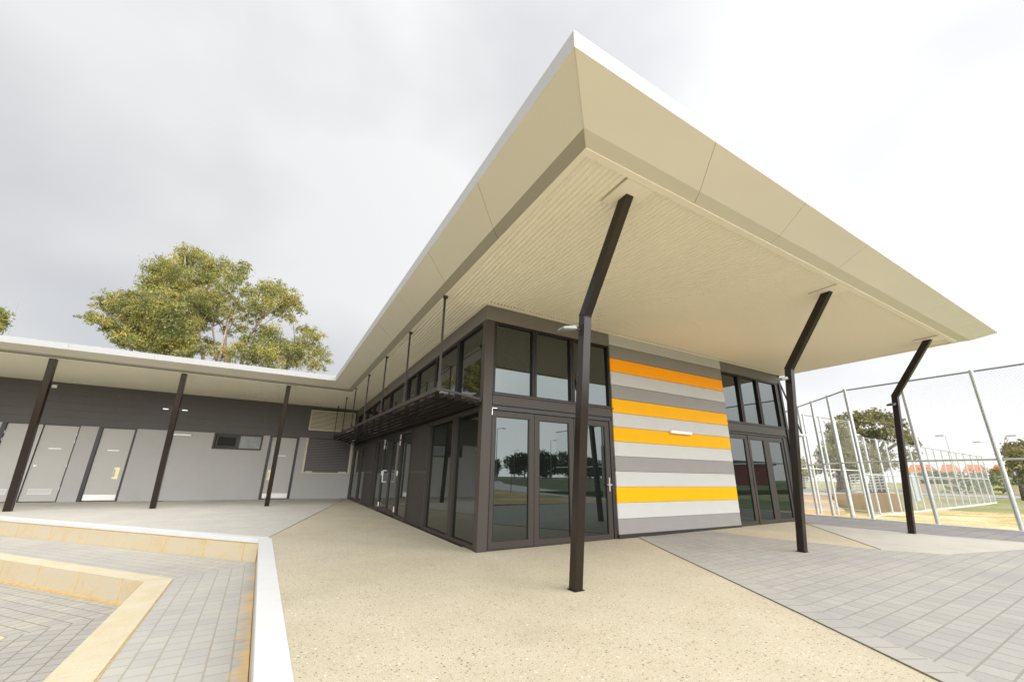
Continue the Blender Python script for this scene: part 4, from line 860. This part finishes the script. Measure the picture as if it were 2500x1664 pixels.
# hedges and shrubs in front of the houses
def hedge(label, a, b, D, r, mat_='hedge'):
    c = []
    n = max(3, int((Vector(at(*u(*b), D)) - Vector(at(*u(*a), D))).length / (r * .8)))
    for i in range(n):
        f = i / (n - 1); p_ = at(*u(a[0] + (b[0] - a[0]) * f, a[1] + (b[1] - a[1]) * f), D); c.append(((p_.x, p_.y, p_.z + RNG.uniform(-.12, .12) * r), r))
    o = leaves('hedge', M[mat_], None, c, 110 if D < 70 else 60, .34 if D < 70 else .5, aspect=.5, droop=0); return tag(o, label, 'hedge')
hedge('clipped green hedge behind the long low fence on the lawn', (1530, 1155), (1830, 1150), 55, 1.15)
hedge('low hedge right of the clipped hedge towards the playground', (1850, 1125), (2091, 1122), 60, .75)
hedge('dark planting in front of the red roofed houses', (1420, 1080), (2091, 1075), 84, 1.5, 'fig')
hedge('sparse planting left of the houses near the grey cabinet', (1110, 1070), (1400, 1075), 84, 1.1)
# ------------------------------------------------------------------ houses
def house(label, D, xl, xr, xrl, xrr, yr, ye):
    pl_, pr_ = at(*u(xl, ye), D), at(*u(xr, ye), D); hl, hr = at(*u(xrl, yr), D + 5), at(*u(xrr, yr), D + 5)
    ax = (pr_ - pl_); ax.z = 0; ax.normalize(); dp_ = Vector((-ax.y, ax.x, 0)); dp_ = dp_ if dp_.dot(Vector((1, 0, 0))) > 0 else -dp_
    ze = (pl_.z + pr_.z) / 2; zr = (hl.z + hr.z) / 2 + .15; t_ = empty('house', (pl_.x, pl_.y, -.5), label, 'house', 'red roofed houses beyond the playing fields')
    Wd = (pr_ - pl_).length; E0 = Vector((pl_.x, pl_.y, ze)); E1 = E0 + ax * Wd; E2 = E1 + dp_ * 10; E3 = E0 + dp_ * 10
    R0 = E0 + ax * (Wd * .2) + dp_ * 5; R1 = E0 + ax * (Wd * .8) + dp_ * 5; R0.z = R1.z = zr
    rf_ = MB(); rf_.poly([E0, E1, R1, R0]); rf_.poly([E1, E2, R1]); rf_.poly([E2, E3, R0, R1]); rf_.poly([E3, E0, R0]); rf_.poly([E3, E2, E1, E0]); rf_.build('roof', M['terracotta'], t_)
    w0 = [E0 + ax * .5 + dp_ * .5, E1 - ax * .5 + dp_ * .5, E2 - ax * .5 - dp_ * .5, E3 + ax * .5 - dp_ * .5]
    MB().hexa([Vector((v_.x, v_.y, -.6)) for v_ in w0] + [Vector((v_.x, v_.y, ze - .03)) for v_ in w0]).build('wall', M['brick'], t_)
    for f in (.25, .6):
        c = w0[0] + ax * (Wd * f) - dp_ * .03; MB().hexa([c + Vector((0, 0, 0)) * 0 + Vector((0, 0, .9 - c.z)), c + ax * 1.6 + Vector((0, 0, .9 - c.z)), c + ax * 1.6 + dp_ * .02 + Vector((0, 0, .9 - c.z)), c + dp_ * .02 + Vector((0, 0, .9 - c.z)), c + Vector((0, 0, 2.0 - c.z)), c + ax * 1.6 + Vector((0, 0, 2.0 - c.z)), c + ax * 1.6 + dp_ * .02 + Vector((0, 0, 2.0 - c.z)), c + dp_ * .02 + Vector((0, 0, 2.0 - c.z))]).build('window', M['glass'], t_)
    fc = MB(); fc.bar(E0 + Vector((0, 0, -.08)), E1 + Vector((0, 0, -.08)), .16, .14); fc.build('gutter', M['conc'], t_)
house('red tiled house farthest left, just right of the third pole', 92, 1085, 1372, 1170, 1290, 996, 1052)
house('red tiled house second from the left behind the light pole', 96, 1375, 1560, 1410, 1520, 994, 1050)
house('red tiled house third from the left behind the end of the low fence', 100, 1565, 1800, 1620, 1760, 996, 1052)
house('bright red tiled house farthest right beside the dark tree', 92, 1812, 2036, 1835, 1985, 996, 1052)
# ------------------------------------------------------------------ poles, signs, small far things
def street_lamp(label, base, top, head, r=.09, curve=False):
    t_ = empty('street_lamp', base, label, 'street lamp', 'street lamps beyond the fences')
    b_, t2_, h_ = Vector(base), Vector(top), Vector(head)
    if curve:
        pts = [b_, Vector((t2_.x, t2_.y, t2_.z * .9))] + [Vector((t2_.x, t2_.y, t2_.z * .9)).lerp(h_, f) + Vector((0, 0, (math.sin(f * math.pi / 2) - f) * 1.2)) for f in (.3, .6, 1)]
        MB().tube(pts, [r, r * .8, r * .6, r * .5, r * .5], 8).build('pole', M['galv'], t_)
    else:
        MB().tube([b_, t2_], [r, r * .6], 8).build('pole', M['galv'], t_); MB().tube([t2_, h_], r * .45, 6).build('arm', M['galv'], t_)
    dv = (h_ - t2_); dv.z = 0; dv.normalize(); MB().bar(h_ - dv * .1, h_ + dv * .75, .28, .13).build('lamp_head', M['galvpipe'], t_, bevel=.02)
def gb(x, y, D, z=-.4): p_ = at(*u(x, y), D); return (p_.x, p_.y, z)
tp = at(*u(1422, 745), 80); hd = at(*u(1398, 741), 80); street_lamp('slim street lamp with a short arm to the left, over the red roofs', (tp.x, tp.y, -.4), tp, hd)
tp = at(*u(1912, 760), 80); hd = at(*u(1945, 744), 80); street_lamp('curved neck street lamp rising above the dark tree at right', (tp.x, tp.y, -.4), tp, hd, .08, True)
tp = at(*u(868, 655), 70); hd = at(*u(815, 655), 70); street_lamp('pale street lamp standing in front of the broad dark green tree', (tp.x, tp.y, -.3), tp, hd, .13)
tp = at(*u(1830, 800), 95); hd = at(*u(1712, 795), 95); street_lamp('far street lamp with a long thin arm, mostly behind the nearest fence post', (tp.x, tp.y, -.4), tp, hd, .08)
pp = empty('play_frame', gb(2050, 1130, 70), 'bright blue sloping play frame beside the dark tree at the right edge', 'play equipment')
MB().bar(at(*u(2000, 950), 70), at(*u(2062, 1130), 70), .28).build('leg', M['bluep'], pp); MB().bar(at(*u(2100, 950), 73), at(*u(2062, 1130), 73), .2).build('leg', M['bluep'], pp)
MB().bar(at(*u(2055, 1140), 70), at(*u(2140, 1142), 70), .35, .6).build('panel', M['bluep'], pp); MB().bar(at(*u(2082, 1075), 70), at(*u(2082, 1110), 70), .5).build('seat', M['red'], pp)
cb = empty('utility_cabinet', gb(1130, 1180, 50), 'pale green utility cabinet on the lawn just right of the third pole', 'cabinet')
a_ = at(*u(1105, 1185), 50); b__ = at(*u(1170, 1185), 50); MB().box(a_.x - .2, a_.x + .6, min(a_.y, b__.y), max(a_.y, b__.y), -.45, 1.15 + .75).build('body', M['bluegrey'], cb, bevel=.02)
MB().box(a_.x - .25, a_.x + .65, min(a_.y, b__.y) - .05, max(a_.y, b__.y) + .05, 1.90, 1.97).build('lid', M['galv'], cb)
# road and kerbs on the right
tag(MB().prism([(62, -40), (70, -40), (74, 60), (66, 60)], -.41, -.36).build('road', M['road']), kind='structure')
tag(MB().prism([(70, -40), (70.4, -40), (74.4, 60), (74, 60)], -.41, -.28).build('road_kerb', M['conc']), kind='structure')
lw = empty('low_wall', gb(1400, 1110, 78), 'low white boundary wall in front of the red roofed houses', 'wall')
MB().bar(at(*u(1050, 1104), 78), at(*u(2091, 1108), 78), .15, .3).build('panel', M['concg'], lw)
an = empty('antenna', at(13, 830, 40), 'thin television antenna on a mast behind the wing roof at far left', 'antenna')
a0_, a1_ = at(9, 850, 40), at(44.5, 739, 40); am = MB().tube([a0_, a1_], [.022, .014], 6); am.build('mast', M['galvpipe'], an)
for f, wd in ((.97, .55), (.80, .4), (.66, .35), (.50, .3)):
    c = a0_.lerp(a1_, f); MB().bar(c + Vector((-wd, 0, .03)), c + Vector((wd, 0, -.03)), .016).build('element', M['galvpipe'], an)
# drain lid by the wing wall
tag(MB().tube([(-8.0 + 1.0, 15.35, -.01), (-7.0, 15.35, .012)], .17, 20).build('drain_cover', M['bronzed']), 'small round dark drain cover in the paving by the wing wall', 'drain cover')
# ------------------------------------------------------------------ surroundings to the south (seen reflected in the glass)
def far_tree(x, y, h, lab):
    t_ = empty('field_tree', (x, y, 0), lab, 'tree', 'trees along the far side of the sports field')
    MB().tube([(x, y, 0), (x, y, h * .5)], [.35, .2], 6).build('trunk', M['barkd'], t_)
    cl = [((x + RNG.uniform(-.38, .38) * h, y + RNG.uniform(-.3, .3) * h, h * RNG.uniform(.2, .86)), h * RNG.uniform(.16, .30)) for _ in range(14)]
    leaves('crown', M['far'], t_, cl, 26, .9, aspect=.6, droop=0); return t_
for i, x in enumerate(range(-30, 190, 6)):
    far_tree(x + random.uniform(-3, 3), -165 + random.uniform(-8, 8), random.uniform(9, 14), 'dark tree in the row along the far side of the sports field')
bb = empty('grey_block', (120, -120, 0), 'grey rendered three storey block beyond the sports field', 'building')
MB().box(112, 134, -126, -108, 0, 14).build('wall', M['greyb'], bb)
for k in range(3): MB().box(113, 131, -107.98, -107.9, 2 + k * 4, 3.6 + k * 4).build('window', M['glass'], bb)
for i, (x, y) in enumerate(((30, -60), (52, -75), (70, -70), (90, -90), (44, -110), (64, -115))):
    street_lamp('tall light pole standing on the sports field', (x, y, 0), (x, y, 9.5), (x + 1, y, 9.6), .09)
sp = empty('sapling', (10.6, -18.4, 0), 'thin bare staked sapling in the soil beside the concrete path', 'tree'); MB().tube([(10.6, -18.4, 0), (10.65, -18.4, 1.7)], [.03, .015], 6).build('trunk', M['barkd'], sp)
leaves('crown', M['far'], sp, [((10.65, -18.4, 1.9), .35)], 500, .12)
sc2 = empty('school_block', (60, -2, 0), 'red and white block with a curved dark roof beyond the eastern field', 'building')
MB().box(70, 92, -64, -46, -.5, 4.2).build('wall', M['red'], sc2); MB().box(69, 93, -65, -45, 4.2, 4.9).build('roof', M['greyb'], sc2)
for k in range(4): MB().box(69.9, 69.98, -62 + k * 4, -59.5 + k * 4, .8, 2.6).build('window', M['glass'], sc2)
